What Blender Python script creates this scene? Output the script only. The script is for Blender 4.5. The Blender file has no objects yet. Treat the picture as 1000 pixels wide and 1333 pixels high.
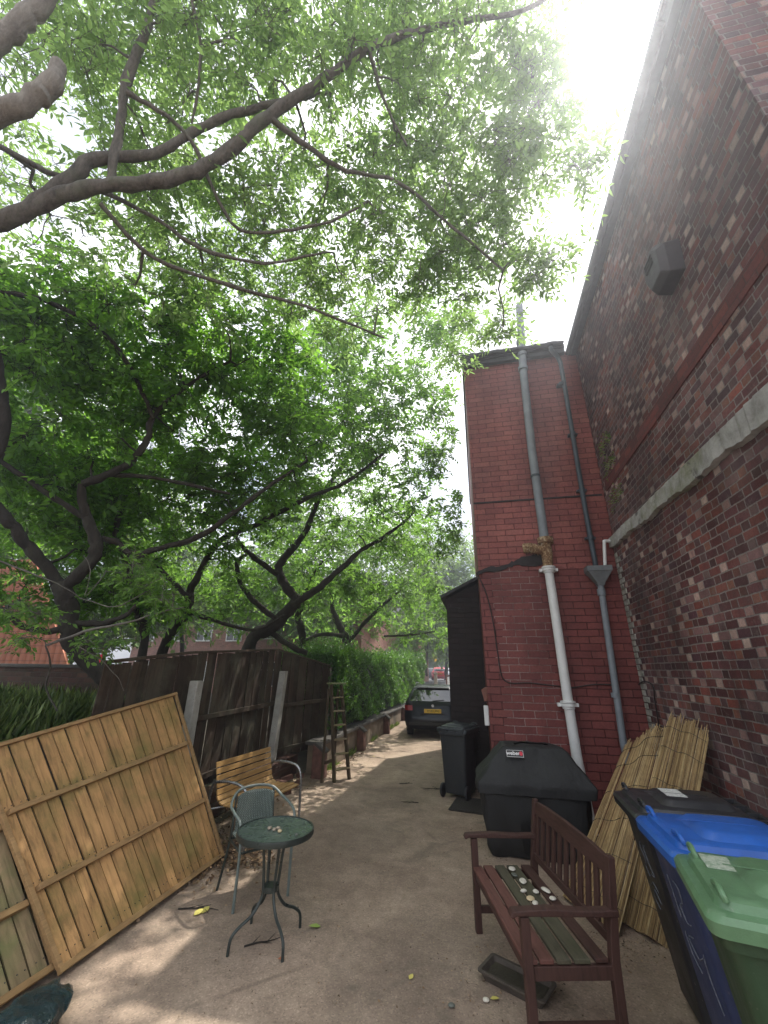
import bpy, math, random
import numpy as np
from mathutils import Vector, Matrix
random.seed(7); RNG = np.random.default_rng(11)
R_ = math.radians
SC = bpy.context.scene
COL = SC.collection

# ------------------------------------------------------------------ camera
FPX, CX, CY, EYE = 523.0, 500.0, 666.5, 1.9
def _u(v): return v / np.linalg.norm(v)
_zen = _u(np.array([20.0, 1326.5, FPX]))
_d = _u(np.array([123.0, -195.5, FPX])); _d = _u(_d - _zen * np.dot(_d, _zen))
_x = np.cross(_zen, _d)
if _x[0] < 0: _x = -_x
CAMR = np.array([_x, _d, _zen])           # rows: world axes in camera coordinates (x right, y up, z forward)
cam = bpy.data.cameras.new('camera'); camo = bpy.data.objects.new('camera', cam); COL.objects.link(camo)
m = Matrix.Identity(4)
for i in range(3):
    m[i][0] = CAMR[i][0]; m[i][1] = CAMR[i][1]; m[i][2] = -CAMR[i][2]
m[2][3] = EYE
camo.matrix_world = m
cam.sensor_fit = 'HORIZONTAL'; cam.sensor_width = 36; cam.lens = FPX / 1000 * 36
cam.clip_start = 0.05; cam.clip_end = 3000
SC.camera = camo
SC.render.resolution_x = 768; SC.render.resolution_y = 1024

def at_depth(px, py, d):                  # real place of a point seen at a pixel, d metres in front
    return Vector(CAMR @ np.array([(px - CX) / FPX * d, (CY - py) / FPX * d, d])) + Vector((0, 0, EYE))
def on_z(px, py, z=0.0):
    r = CAMR @ np.array([px - CX, CY - py, FPX]); t = (z - EYE) / r[2]
    return Vector((r[0] * t, r[1] * t, z))
def on_x(px, py, x):
    r = CAMR @ np.array([px - CX, CY - py, FPX]); t = x / r[0]
    return Vector((x, r[1] * t, EYE + r[2] * t))
def on_y(px, py, y):
    r = CAMR @ np.array([px - CX, CY - py, FPX]); t = y / r[1]
    return Vector((r[0] * t, y, EYE + r[2] * t))

# ------------------------------------------------------------------ light
SUN = Vector((0.262, 0.394, 0.881)).normalized()
sun = bpy.data.lights.new('sun', 'SUN'); sun.energy = 4.6; sun.angle = R_(0.55); sun.color = (1.0, 0.95, 0.86)
suno = bpy.data.objects.new('sun', sun); COL.objects.link(suno)
suno.rotation_euler = SUN.to_track_quat('Z', 'Y').to_euler()
W = bpy.data.worlds.new('World'); SC.world = W; W.use_nodes = True
wn, wl = W.node_tree.nodes, W.node_tree.links
wn.clear()
wo = wn.new('ShaderNodeOutputWorld'); bg = wn.new('ShaderNodeBackground'); sky = wn.new('ShaderNodeTexSky')
sky.sky_type = 'NISHITA'; sky.sun_disc = False
sky.sun_elevation = math.asin(SUN.z); sky.sun_rotation = math.atan2(SUN.x, SUN.y)
sky.air_density = 1.2; sky.dust_density = 2.5; sky.ozone_density = 1.0
wtc = wn.new('ShaderNodeTexCoord'); wno = wn.new('ShaderNodeTexNoise'); wno.inputs['Scale'].default_value = 2.2
wno.inputs['Detail'].default_value = 7; wno.inputs['Roughness'].default_value = 0.6
wr = wn.new('ShaderNodeValToRGB'); wr.color_ramp.elements[0].position = 0.36; wr.color_ramp.elements[1].position = 0.60
wmx = wn.new('ShaderNodeMixRGB'); wmx.inputs[2].default_value = (13, 13, 13.2, 1)
wl.new(wtc.outputs['Generated'], wno.inputs['Vector']); wl.new(wno.outputs['Fac'], wr.inputs['Fac'])
wl.new(wr.outputs['Color'], wmx.inputs[0]); wl.new(sky.outputs['Color'], wmx.inputs[1])
wl.new(wmx.outputs['Color'], bg.inputs['Color']); bg.inputs['Strength'].default_value = 0.13
wl.new(bg.outputs['Background'], wo.inputs['Surface'])
SC.view_settings.view_transform = 'Standard'; SC.view_settings.look = 'None'
SC.view_settings.gamma = 1; SC.view_settings.exposure = 0.62
try:
    SC.cycles.transparent_max_bounces = 8; SC.cycles.max_bounces = 8
    SC.cycles.transmission_bounces = 6; SC.cycles.diffuse_bounces = 4
except Exception: pass

# ------------------------------------------------------------------ object helpers
def tag(o, label=None, cat=None, group=None, kind=None):
    if label: o['label'] = label
    if cat: o['category'] = cat
    if group: o['group'] = group
    if kind: o['kind'] = kind
    return o
def thing(name, label, cat, loc=(0, 0, 0), rz=0.0, group=None):
    o = bpy.data.objects.new(name, None); COL.objects.link(o); o.empty_display_size = 0.1
    o.location = loc; o.rotation_euler = (0, 0, rz)
    return tag(o, label, cat, group)
def copy_tree(o, parent=None):
    c = o.copy(); COL.objects.link(c); c.parent = parent
    for ch in list(o.children): copy_tree(ch, c)
    return c

class MB:
    def __init__(s): s.v = []; s.f = []
    def add(s, vs, fs):
        b = len(s.v); s.v += [tuple(p) for p in vs]; s.f += [tuple(i + b for i in q) for q in fs]; return s
    def box(s, x0, x1, y0, y1, z0, z1, M=None):
        vs = [Vector(p) for p in ((x0,y0,z0),(x1,y0,z0),(x1,y1,z0),(x0,y1,z0),(x0,y0,z1),(x1,y0,z1),(x1,y1,z1),(x0,y1,z1))]
        if M: vs = [M @ p for p in vs]
        return s.add(vs, ((0,3,2,1),(4,5,6,7),(0,1,5,4),(1,2,6,5),(2,3,7,6),(3,0,4,7)))
    def beam(s, a, b, w, h, up=(0, 0, 1)):
        a = Vector(a); b = Vector(b); d = (b - a); L = d.length; d.normalize(); up = Vector(up)
        if abs(d.dot(up)) > 0.99: up = Vector((1, 0, 0))
        sx = d.cross(up).normalized(); u = sx.cross(d)
        vs = []
        for t in (a, b):
            for i, j in ((-1,-1),(1,-1),(1,1),(-1,1)): vs.append(t + sx * (i * w / 2) + u * (j * h / 2))
        return s.add(vs, ((0,1,2,3),(7,6,5,4),(0,4,5,1),(1,5,6,2),(2,6,7,3),(3,7,4,0)))
    def tube(s, pts, r, n=8, cap=True):
        pts = [Vector(p) for p in pts]; k = len(pts)
        rs = r if isinstance(r, (list, tuple)) else [r] * k
        base = len(s.v); prev = None
        for i, p in enumerate(pts):
            d = (pts[min(i + 1, k - 1)] - pts[max(i - 1, 0)]).normalized()
            if prev is None:
                a = Vector((0, 0, 1)) if abs(d.z) < 0.9 else Vector((1, 0, 0)); u = d.cross(a).normalized()
            else:
                u = (prev - d * prev.dot(d))
                u = u.normalized() if u.length > 1e-6 else d.orthogonal().normalized()
            prev = u; w = d.cross(u)
            for j in range(n):
                t = 2 * math.pi * j / n
                s.v.append(tuple(p + (u * math.cos(t) + w * math.sin(t)) * rs[i]))
        for i in range(k - 1):
            for j in range(n):
                a = base + i * n + j; b = base + i * n + (j + 1) % n
                s.f.append((a, b, b + n, a + n))
        if cap:
            s.f.append(tuple(base + j for j in reversed(range(n)))); s.f.append(tuple(base + (k - 1) * n + j for j in range(n)))
        return s
    def lathe(s, prof, c=(0, 0, 0), n=24):
        base = len(s.v)
        for r, z in prof:
            for j in range(n):
                t = 2 * math.pi * j / n; s.v.append((c[0] + r * math.cos(t), c[1] + r * math.sin(t), c[2] + z))
        for i in range(len(prof) - 1):
            for j in range(n):
                a = base + i * n + j; b = base + i * n + (j + 1) % n; s.f.append((a, b, b + n, a + n))
        s.f.append(tuple(base + j for j in reversed(range(n)))); s.f.append(tuple(base + (len(prof) - 1) * n + j for j in range(n)))
        return s
    def loft(s, rings, cap=True):
        base = len(s.v); n = len(rings[0])
        for rg in rings: s.v += [tuple(p) for p in rg]
        for i in range(len(rings) - 1):
            for j in range(n):
                a = base + i * n + j; b = base + i * n + (j + 1) % n; s.f.append((a, b, b + n, a + n))
        if cap:
            s.f.append(tuple(base + j for j in reversed(range(n)))); s.f.append(tuple(base + (len(rings) - 1) * n + j for j in range(n)))
        return s
    def prism(s, pts, axis, a, b):
        # outline pts (2D) extruded along axis from a to b
        def P(p, t):
            return {'x': (t, p[0], p[1]), 'y': (p[0], t, p[1]), 'z': (p[0], p[1], t)}[axis]
        n = len(pts); vs = [P(p, a) for p in pts] + [P(p, b) for p in pts]
        fs = [tuple(range(n)), tuple(reversed(range(n, 2 * n)))] + [(i, i + n, (i + 1) % n + n, (i + 1) % n) for i in range(n)]
        return s.add(vs, fs)
    def quad(s, *p): return s.add(p, (tuple(range(len(p))),))
    def build(s, name, mat, parent=None, smooth=False, bevel=0, solid=0):
        me = bpy.data.meshes.new(name); me.from_pydata(s.v, [], s.f); me.materials.append(mat); me.validate()
        import bmesh
        bm = bmesh.new(); bm.from_mesh(me); bmesh.ops.recalc_face_normals(bm, faces=bm.faces[:]); bm.to_mesh(me); bm.free()
        if smooth:
            me.polygons.foreach_set('use_smooth', [True] * len(me.polygons))
            try: me.set_sharp_from_angle(angle=R_(40))
            except Exception: pass
        o = bpy.data.objects.new(name, me); COL.objects.link(o); o.parent = parent
        if solid:
            q = o.modifiers.new('solid', 'SOLIDIFY'); q.thickness = solid; q.offset = 0
        if bevel:
            q = o.modifiers.new('bevel', 'BEVEL'); q.width = bevel; q.segments = 2; q.limit_method = 'ANGLE'; q.angle_limit = R_(35)
        return o
def rrect(x0, x1, y0, y1, r, z, k=4):
    pts = []
    for cx, cy, a0 in ((x1 - r, y1 - r, 0), (x0 + r, y1 - r, 90), (x0 + r, y0 + r, 180), (x1 - r, y0 + r, 270)):
        for i in range(k + 1):
            t = R_(a0 + 90 * i / k); pts.append((cx + r * math.cos(t), cy + r * math.sin(t), z))
    return pts
def smooth_path(P, n=6):
    P = [Vector(p) for p in P]; out = []
    for i in range(len(P) - 1):
        a = P[max(i - 1, 0)]; b = P[i]; c = P[i + 1]; d = P[min(i + 2, len(P) - 1)]
        for k in range(n):
            t = k / n
            out.append(0.5 * ((2 * b) + (c - a) * t + (2 * a - 5 * b + 4 * c - d) * t * t + (3 * b - a - 3 * c + d) * t ** 3))
    out.append(P[-1]); return out

# ------------------------------------------------------------------ materials
class NT:
    def __init__(s, name):
        s.m = bpy.data.materials.new(name); s.m.use_nodes = True; s.t = s.m.node_tree; s.n = s.t.nodes; s.l = s.t.links
        s.b = s.n['Principled BSDF']; s.out = s.n['Material Output']
        s.tc = s.n.new('ShaderNodeTexCoord')
    def link(s, a, b): s.l.new(a, b)
    def put(s, sock, v):
        if hasattr(v, 'is_output') or isinstance(v, bpy.types.NodeSocket): s.l.new(v, sock)
        else:
            if isinstance(v, tuple) and len(v) == 3 and sock.type == 'RGBA': v = (*v, 1)
            sock.default_value = v
    def math(s, op, a, b=0.0, c=None):
        q = s.n.new('ShaderNodeMath'); q.operation = op; s.put(q.inputs[0], a); s.put(q.inputs[1], b)
        if c is not None: s.put(q.inputs[2], c)
        return q.outputs[0]
    def mix(s, f, a, b, mode='MIX'):
        q = s.n.new('ShaderNodeMixRGB'); q.blend_type = mode; s.put(q.inputs[0], f); s.put(q.inputs[1], a); s.put(q.inputs[2], b); return q.outputs[0]
    def noise(s, scale, detail=4, rough=0.55, vec=None, out='Fac', dist=0.0):
        q = s.n.new('ShaderNodeTexNoise'); q.inputs['Scale'].default_value = scale; q.inputs['Detail'].default_value = detail
        q.inputs['Roughness'].default_value = rough; q.inputs['Distortion'].default_value = dist
        s.l.new(vec if vec is not None else s.tc.outputs['Object'], q.inputs['Vector']); return q.outputs[out]
    def voro(s, scale, feature='F1', out='Distance', vec=None):
        q = s.n.new('ShaderNodeTexVoronoi'); q.feature = feature; q.inputs['Scale'].default_value = scale
        s.l.new(vec if vec is not None else s.tc.outputs['Object'], q.inputs['Vector']); return q.outputs[out]
    def ramp(s, f, stops, const=False):
        q = s.n.new('ShaderNodeValToRGB'); cr = q.color_ramp
        if const: cr.interpolation = 'CONSTANT'
        while len(cr.elements) < len(stops): cr.elements.new(0.5)
        for e, (p, c) in zip(cr.elements, stops):
            e.position = p; e.color = (c, c, c, 1) if isinstance(c, (int, float)) else (*c, 1)
        s.put(q.inputs[0], f); return q.outputs[0]
    def mapv(s, scale=(1, 1, 1), rot=(0, 0, 0), src='Object'):
        q = s.n.new('ShaderNodeMapping'); q.inputs['Scale'].default_value = scale; q.inputs['Rotation'].default_value = rot
        s.l.new(s.tc.outputs[src], q.inputs['Vector']); return q.outputs[0]
    def sep(s):
        q = s.n.new('ShaderNodeSeparateXYZ'); s.l.new(s.tc.outputs['Object'], q.inputs[0]); return q.outputs
    def bump(s, h, strength=0.4, dist=0.01):
        q = s.n.new('ShaderNodeBump'); q.inputs['Strength'].default_value = strength; q.inputs['Distance'].default_value = dist
        s.put(q.inputs['Height'], h); s.l.new(q.outputs[0], s.b.inputs['Normal']); return q
    def col(s, c): s.put(s.b.inputs['Base Color'], c)
    def rough(s, r): s.put(s.b.inputs['Roughness'], r)
    def spec(s, v): s.b.inputs['Specular IOR Level'].default_value = v

def simple(name, c, rough=0.6, var=0.25, scale=14, bump=0.15, metal=0, spec=0.5, coat=0, bscale=60, dist=0.003):
    t = NT(name); c2 = tuple(x * (1 - var) for x in c); c3 = tuple(min(1, x * (1 + var * 0.7)) for x in c)
    f = t.noise(scale, 6, 0.65)
    t.col(t.ramp(f, [(0.3, c2), (0.7, c3)])); t.rough(rough); t.b.inputs['Metallic'].default_value = metal; t.spec(spec)
    t.rough(t.ramp(t.noise(scale * 2.3, 4), [(0.3, max(0, rough - 0.1)), (0.7, min(1, rough + 0.12))]))
    if coat: t.b.inputs['Coat Weight'].default_value = coat; t.b.inputs['Coat Roughness'].default_value = 0.05
    if bump: t.bump(t.noise(bscale, 5), bump, dist)
    return t.m

def wood(name, c, grain=(2.5, 40, 2.5), var=0.45, rough=0.7, moss=None, mossamt=0.6, spots=True, island=0.25):
    t = NT(name); v = t.mapv(grain)
    g = t.noise(3.0, 7, 0.65, v, dist=0.5)
    dk = tuple(x * (1 - var) for x in c); lt = tuple(min(1, x * (1 + var * 0.6)) for x in c)
    col = t.ramp(g, [(0.28, dk), (0.5, c), (0.75, lt)])
    geo = t.n.new('ShaderNodeNewGeometry')
    isl = t.math('MULTIPLY_ADD', geo.outputs['Random Per Island'], island * 2, 1 - island)
    mul = t.n.new('ShaderNodeVectorMath'); mul.operation = 'SCALE'; t.link(col, mul.inputs[0]); t.link(isl, mul.inputs['Scale'])
    col = mul.outputs[0]
    if spots:
        k = t.voro(5.0); kr = t.ramp(k, [(0.035, 1.0), (0.06, 0.0)])
        col = t.mix(kr, col, tuple(x * 0.25 for x in c))
    if moss:
        f = t.ramp(t.noise(2.2, 6, 0.7), [(0.45, 0.0), (0.7, mossamt)]); col = t.mix(f, col, moss)
    t.col(col); t.rough(rough); t.spec(0.3); t.bump(g, 0.35, 0.004)
    return t.m

def brick(name, h, ws, wh, palette, mortar, mt=0.011, flemish=True, headpal=None, dirt=None, bumpd=0.008, extra=None, rough=0.85, seed=0.0, wob=0.010, mortar_mix=None, pbv=1.0):
    t = NT(name); X, Y, Z = t.sep()
    wn1 = t.noise(3.1, 3, out='Fac'); wn2 = t.noise(4.3, 3, out='Fac', vec=t.mapv((1, 1, 1), (0.3, 0.5, 0)))
    fine = t.noise(38, 3)
    u = t.math('ADD', t.math('ADD', X, Y), t.math('MULTIPLY_ADD', wn1, wob * 2, 5.0 - wob))
    v = t.math('ADD', Z, t.math('ADD', t.math('MULTIPLY_ADD', wn2, wob * 2.2, -wob * 1.1), t.math('MULTIPLY_ADD', fine, 0.007, 2.0 - 0.0035)))
    vr = t.math('DIVIDE', v, h); row = t.math('FLOOR', vr); fv = t.math('FRACT', vr)
    par = t.math('MODULO', row, 2.0)
    if flemish:
        P = ws + wh
        jit = t.n.new('ShaderNodeTexWhiteNoise'); jit.noise_dimensions = '1D'; t.link(row, jit.inputs['W'])
        uu = t.math('ADD', t.math('MULTIPLY_ADD', par, P / 2, u), t.math('MULTIPLY', jit.outputs[0], 0.035))
        ur = t.math('DIVIDE', uu, P); cell = t.math('FLOOR', ur); fu = t.math('MULTIPLY', t.math('FRACT', ur), P)
        ish = t.math('GREATER_THAN', fu, ws)
        loc = t.math('SUBTRACT', fu, t.math('MULTIPLY', ish, ws))
        wid = t.math('MULTIPLY_ADD', ish, wh - ws, ws)
        cid = t.math('ADD', t.math('MULTIPLY', cell, 2.0), ish)
    else:
        uu = t.math('MULTIPLY_ADD', par, ws / 2, u); ur = t.math('DIVIDE', uu, ws); cid = t.math('FLOOR', ur)
        loc = t.math('MULTIPLY', t.math('FRACT', ur), ws); wid = ws; ish = 0.0
    eu = t.math('MINIMUM', loc, t.math('SUBTRACT', wid, loc))
    ev = t.math('MULTIPLY', t.math('MINIMUM', fv, t.math('SUBTRACT', 1.0, fv)), h)
    e = t.math('MINIMUM', eu, ev)
    e = t.math('ADD', e, t.math('MULTIPLY_ADD', t.noise(26, 5, 0.7), 0.010, -0.005))
    mask = t.ramp(t.math('DIVIDE', e, mt), [(0.38, 0.0), (0.62, 1.0)])       # 1 = brick
    cmb = t.n.new('ShaderNodeCombineXYZ'); t.link(cid, cmb.inputs[0]); t.link(row, cmb.inputs[1]); cmb.inputs[2].default_value = seed
    wnz = t.n.new('ShaderNodeTexWhiteNoise'); wnz.noise_dimensions = '3D'; t.link(cmb.outputs[0], wnz.inputs['Vector'])
    n = len(palette); c = t.ramp(wnz.outputs['Value'], [(i / n if i else 0, p) for i, p in enumerate(palette)], True)
    if headpal:
        n2 = len(headpal); c2 = t.ramp(wnz.outputs['Value'], [(i / n2 if i else 0, p) for i, p in enumerate(headpal)], True)
        c = t.mix(ish, c, c2)
    c = t.mix(0.75, c, t.ramp(t.noise(30, 6, 0.75), [(0.25, 0.45), (0.8, 1.35)]), 'MULTIPLY')
    sepc = t.n.new('ShaderNodeSeparateColor'); t.link(wnz.outputs['Color'], sepc.inputs[0])
    c = t.mix(pbv, c, t.ramp(sepc.outputs[1], [(0, 0.72), (1, 1.22)]), 'MULTIPLY')
    mc = mortar
    if mortar_mix: mc = t.mix(mortar_mix(t, X, Y, Z), mortar, mortar_mix.other)
    mc = t.mix(0.6, mc, t.ramp(t.noise(50, 5), [(0.3, 0.5), (0.7, 1.2)]), 'MULTIPLY')
    c = t.mix(mask, mc, c)
    if flemish: c = t.mix(t.ramp(t.noise(11, 8, 0.8), [(0.56, 0.0), (0.70, 0.6)]), c, mc); c = t.mix(t.ramp(t.noise(75, 4, 0.7), [(0.62, 0.0), (0.70, 0.7)]), c, (0.03, 0.018, 0.016))
    if dirt:
        f = t.ramp(t.noise(1.3, 7, 0.7), [(0.42, 0.0), (0.66, dirt[1])]); c = t.mix(f, c, dirt[0])
    if extra: c = extra(t, c, X, Y, Z, mask)
    t.col(c); t.rough(rough); t.spec(0.35)
    hgt = t.math('ADD', t.math('MULTIPLY', mask, 1.0), t.math('ADD', t.math('MULTIPLY', t.noise(60, 6, 0.7), 0.55), t.math('MULTIPLY', sepc.outputs[2], 0.35)))
    t.bump(hgt, 0.9, bumpd)
    return t.m

def leafmat(name, c1, c2, tl=(0.28, 0.42, 0.06), trans=0.45, gloss=0.45):
    t = NT(name); geo = t.n.new('ShaderNodeNewGeometry')
    c = t.ramp(geo.outputs['Random Per Island'], [(0.0, c1), (0.85, c2), (1.0, tuple(min(1, x * 1.5) for x in c2))])
    t.col(c); t.rough(gloss); t.spec(0.35)
    tr = t.n.new('ShaderNodeBsdfTranslucent')
    tc = t.mix(0.5, tl, t.mix(1.0, c, (3.2, 3.2, 2.0), 'MULTIPLY')); t.link(tc, tr.inputs['Color'])
    ms = t.n.new('ShaderNodeMixShader'); ms.inputs[0].default_value = trans
    t.link(t.b.outputs[0], ms.inputs[1]); t.link(tr.outputs[0], ms.inputs[2]); t.link(ms.outputs[0], t.out.inputs['Surface'])
    return t.m

# concrete yard
def mk_concrete():
    t = NT('yard_concrete')
    base = t.ramp(t.noise(0.9, 8, 0.68), [(0.3, (0.245, 0.180, 0.138)), (0.55, (0.365, 0.280, 0.212)), (0.75, (0.45, 0.355, 0.275))])
    mid = t.ramp(t.noise(5.5, 7, 0.7), [(0.3, 0.72), (0.7, 1.18)]); c = t.mix(0.8, base, mid, 'MULTIPLY')
    agg = t.voro(95, out='Color'); sp = t.n.new('ShaderNodeSeparateColor'); t.link(agg, sp.inputs[0])
    c = t.mix(0.55, c, t.ramp(sp.outputs[0], [(0, 0.55), (0.25, 0.9), (0.8, 1.05), (1, 1.55)]), 'MULTIPLY')
    st = t.ramp(t.noise(1.7, 5, 0.6, dist=1.5), [(0.55, 0.0), (0.72, 0.55)]); c = t.mix(st, c, (0.13, 0.115, 0.09)); bl = t.ramp(t.noise(0.55, 4, 0.6, t.mapv((1, 0.5, 1))), [(0.4, 0.78), (0.6, 1.12)]); c = t.mix(0.9, c, bl, 'MULTIPLY'); pat = t.math('MULTIPLY', t.ramp(t.voro(0.62, 'F1', 'Distance', t.mapv((1, 0.8, 1), (0, 0, 0.7))), [(0.38, 1.0), (0.395, 0.0)]), 0.16); c = t.mix(pat, c, (0.10, 0.085, 0.07))
    moss = t.ramp(t.noise(2.6, 8, 0.8, t.mapv((1, 0.6, 1))), [(0.58, 0.0), (0.75, 0.5)]); c = t.mix(moss, c, (0.12, 0.12, 0.06))
    spk = t.ramp(t.voro(26), [(0.06, 1.0), (0.11, 0.0)]); spm = t.ramp(t.noise(2.0, 3), [(0.5, 0.0), (0.65, 0.8)])
    c = t.mix(t.math('MULTIPLY', spk, spm), c, (0.07, 0.05, 0.035))
    ck = t.ramp(t.voro(0.55, 'DISTANCE_TO_EDGE', vec=t.mapv((1, 0.6, 1), (0, 0, 0.4))), [(0.004, 1.0), (0.010, 0.0)])
    ckm = t.ramp(t.noise(1.1, 2), [(0.52, 0.0), (0.66, 0.35)])
    t.col(t.mix(t.math('MULTIPLY', ck, ckm), c, (0.06, 0.05, 0.04))); t.rough(0.9); t.spec(0.25)
    t.bump(t.math('ADD', t.noise(70, 6, 0.75), t.math('MULTIPLY', t.noise(9, 4), 1.2)), 0.55, 0.012)
    return t.m
M = {}
M['concrete'] = mk_concrete()
M['asphalt'] = simple('asphalt', (0.10, 0.10, 0.105), 0.85, 0.2, 5, 0.4)
M['paving'] = simple('pavement', (0.34, 0.32, 0.29), 0.85, 0.2, 3, 0.3)
M['earth'] = simple('earth', (0.05, 0.042, 0.026), 0.95, 0.4, 5, 0.6, dist=0.02)

# mottled house brick
pal = [(0.060,0.024,0.022),(0.085,0.032,0.027),(0.12,0.042,0.032),(0.10,0.037,0.032),(0.15,0.055,0.038),(0.07,0.034,0.036),(0.11,0.05,0.045),(0.13,0.05,0.04),(0.17,0.062,0.04),(0.16,0.10,0.085)]
hpal = [(0.07,0.03,0.028),(0.10,0.04,0.033),(0.36,0.27,0.22),(0.09,0.05,0.048),(0.29,0.19,0.16),(0.13,0.05,0.036),(0.42,0.34,0.27),(0.15,0.10,0.09),(0.19,0.085,0.055),(0.085,0.036,0.032)]
pal = [(p[0] * 1.38, p[1] * 1.12, p[2] * 1.28) for p in pal]; hpal = [(p[0] * 1.25, p[1] * 1.12, p[2] * 1.18) for p in hpal]
def house_extra(t, c, X, Y, Z, mask):
    # pale lichen and lime bloom below the mortar ledge and in the corner; grime above it
    bl = t.math('MULTIPLY', t.ramp(t.noise(1.1, 6, 0.7), [(0.46, 0.0), (0.68, 0.5)]), t.ramp(Z, [(0.3, 0.25), (1, 1)]))
    c = t.mix(t.math('MULTIPLY', bl, 0.55), c, (0.22, 0.20, 0.20))
    sk = t.ramp(t.noise(2.6, 7, 0.75, t.mapv((1, 1, 0.16))), [(0.50, 0.0), (0.70, 0.6)]); c = t.mix(sk, c, (0.045, 0.034, 0.034))
    pt = t.ramp(t.noise(0.7, 4, 0.6), [(0.42, 0.62), (0.62, 1.25)]); c = t.mix(0.8, c, pt, 'MULTIPLY')
    # red masonry paint along the foot of the wall, edge uneven
    e = t.math('ADD', Z, t.math('MULTIPLY_ADD', t.noise(6, 5), 0.12, -0.06))
    pl = t.math('LESS_THAN', e, 0.80)
    return t.mix(t.math('MULTIPLY', pl, 0.92), c, t.mix(mask, (0.05, 0.016, 0.014), (0.095, 0.028, 0.022)))
M['house_brick'] = brick('mottled_house_brick', 0.079, 0.19, 0.105, pal, (0.26, 0.225, 0.21), 0.012, True, hpal, ((0.045, 0.035, 0.04), 0.35), extra=house_extra)
# painted brick of the rear wing
redp = [(0.28,0.082,0.072),(0.305,0.092,0.078),(0.265,0.076,0.067),(0.32,0.104,0.088),(0.29,0.084,0.074)]
def mm(t, X, Y, Z):
    # where the paint has worn off the joints: a big patch left of the pipe in the lower half
    a = t.math('MULTIPLY', t.math('GREATER_THAN', Z, 0.2), t.math('LESS_THAN', t.math('ADD', Z, t.math('MULTIPLY', t.noise(3, 3), 0.4)), 3.6))
    b = t.math('LESS_THAN', t.math('ADD', X, t.math('MULTIPLY', t.noise(2.0, 4), 0.6)), 1.38)
    b2 = t.math('GREATER_THAN', t.math('ADD', X, t.math('MULTIPLY', t.noise(2.6, 4), 0.5)), 0.55)
    w = t.ramp(t.noise(2.2, 6, 0.7), [(0.30, 0.0), (0.50, 1.0)])
    return t.math('MULTIPLY', t.math('MULTIPLY', a, t.math('MULTIPLY', b, b2)), w)
mm.other = (0.36, 0.29, 0.25)
class _MM:
    other = (0.50, 0.41, 0.37)
    def __call__(s, *a): return mm(*a)
def red_extra(t, c, X, Y, Z, mask):
    f = t.ramp(t.noise(1.6, 8, 0.75, t.mapv((1, 1, 0.35))), [(0.45, 0.0), (0.72, 0.55)]); c = t.mix(f, c, (0.075, 0.018, 0.018))
    g = t.math('MULTIPLY', t.ramp(t.noise(5, 7, 0.8), [(0.52, 0.0), (0.75, 0.6)]), t.math('GREATER_THAN', Z, 3.3))
    c = t.mix(g, c, (0.31, 0.10, 0.08))
    sp = t.ramp(t.noise(9, 8, 0.85), [(0.66, 0.0), (0.74, 0.6)]); c = t.mix(sp, c, (0.40, 0.33, 0.30))
    # darker below the scar, edge uneven
    lo = t.math('LESS_THAN', t.math('ADD', Z, t.math('MULTIPLY', t.noise(2.0, 5), 0.5)), 3.7)
    c = t.mix(0.7, c, t.ramp(t.noise(0.8, 5, 0.7), [(0.35, 0.7), (0.65, 1.3)]), 'MULTIPLY')
    return t.mix(t.math('MULTIPLY', lo, 0.5), c, t.mix(1.0, c, (0.42, 0.30, 0.34), 'MULTIPLY'))
M['red_brick'] = brick('red_painted_brick', 0.1, 0.29, 0.14, redp, (0.10, 0.022, 0.020), 0.010, False, extra=red_extra, bumpd=0.007, rough=0.62, wob=0.008, mortar_mix=_MM(), pbv=0.35)
M['string'] = brick('red_string_course', 0.09, 0.23, 0.11, [(0.17,0.042,0.036),(0.145,0.038,0.034),(0.19,0.05,0.04),(0.155,0.046,0.042)], (0.10, 0.05, 0.045), 0.010, False, dirt=((0.06, 0.03, 0.03), 0.6))
M['lean_dark'] = brick('dark_painted_brick', 0.1, 0.29, 0.14, [(0.022, 0.013, 0.013), (0.024, 0.014, 0.014)], (0.019, 0.012, 0.012), 0.010, False, rough=0.6)
M['far_brick'] = brick('far_brick', 0.079, 0.215, 0.112, [(0.30,0.13,0.10),(0.36,0.16,0.12),(0.27,0.12,0.09)], (0.35, 0.27, 0.22), 0.012, True)
M['garden_brick'] = brick('garden_brick', 0.079, 0.215, 0.112, [(0.065,0.03,0.022),(0.085,0.036,0.027),(0.055,0.026,0.02),(0.10,0.05,0.035)], (0.07, 0.055, 0.045), 0.012, True, dirt=((0.04, 0.045, 0.02), 0.7))
def mk_mortar():
    t = NT('lime_mortar_ledge')
    c = t.ramp(t.noise(4, 8, 0.75), [(0.3, (0.22, 0.21, 0.19)), (0.55, (0.42, 0.41, 0.39)), (0.75, (0.56, 0.55, 0.53))])
    c = t.mix(t.ramp(t.noise(1.6, 6, 0.7), [(0.5, 0.0), (0.68, 0.8)]), c, (0.16, 0.17, 0.07))
    c = t.mix(t.ramp(t.noise(6, 5), [(0.62, 0.0), (0.7, 0.8)]), c, (0.06, 0.055, 0.05))
    t.col(c); t.rough(0.95); t.bump(t.noise(18, 8, 0.8), 0.8, 0.03); return t.m
M['mortar'] = mk_mortar()
M['render'] = None
def mk_render():
    t = NT('stained_cement_render')
    c = t.ramp(t.noise(2.4, 8, 0.7), [(0.3, (0.11, 0.085, 0.06)), (0.55, (0.19, 0.145, 0.10)), (0.78, (0.26, 0.20, 0.145))])
    c = t.mix(t.ramp(t.noise(1.2, 6, 0.7, t.mapv((1, 1, 0.3))), [(0.5, 0.0), (0.65, 0.7)]), c, (0.05, 0.042, 0.028))
    t.col(c); t.rough(0.95); t.bump(t.noise(20, 8, 0.75), 0.6, 0.02); return t.m
M['render'] = mk_render()
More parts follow.
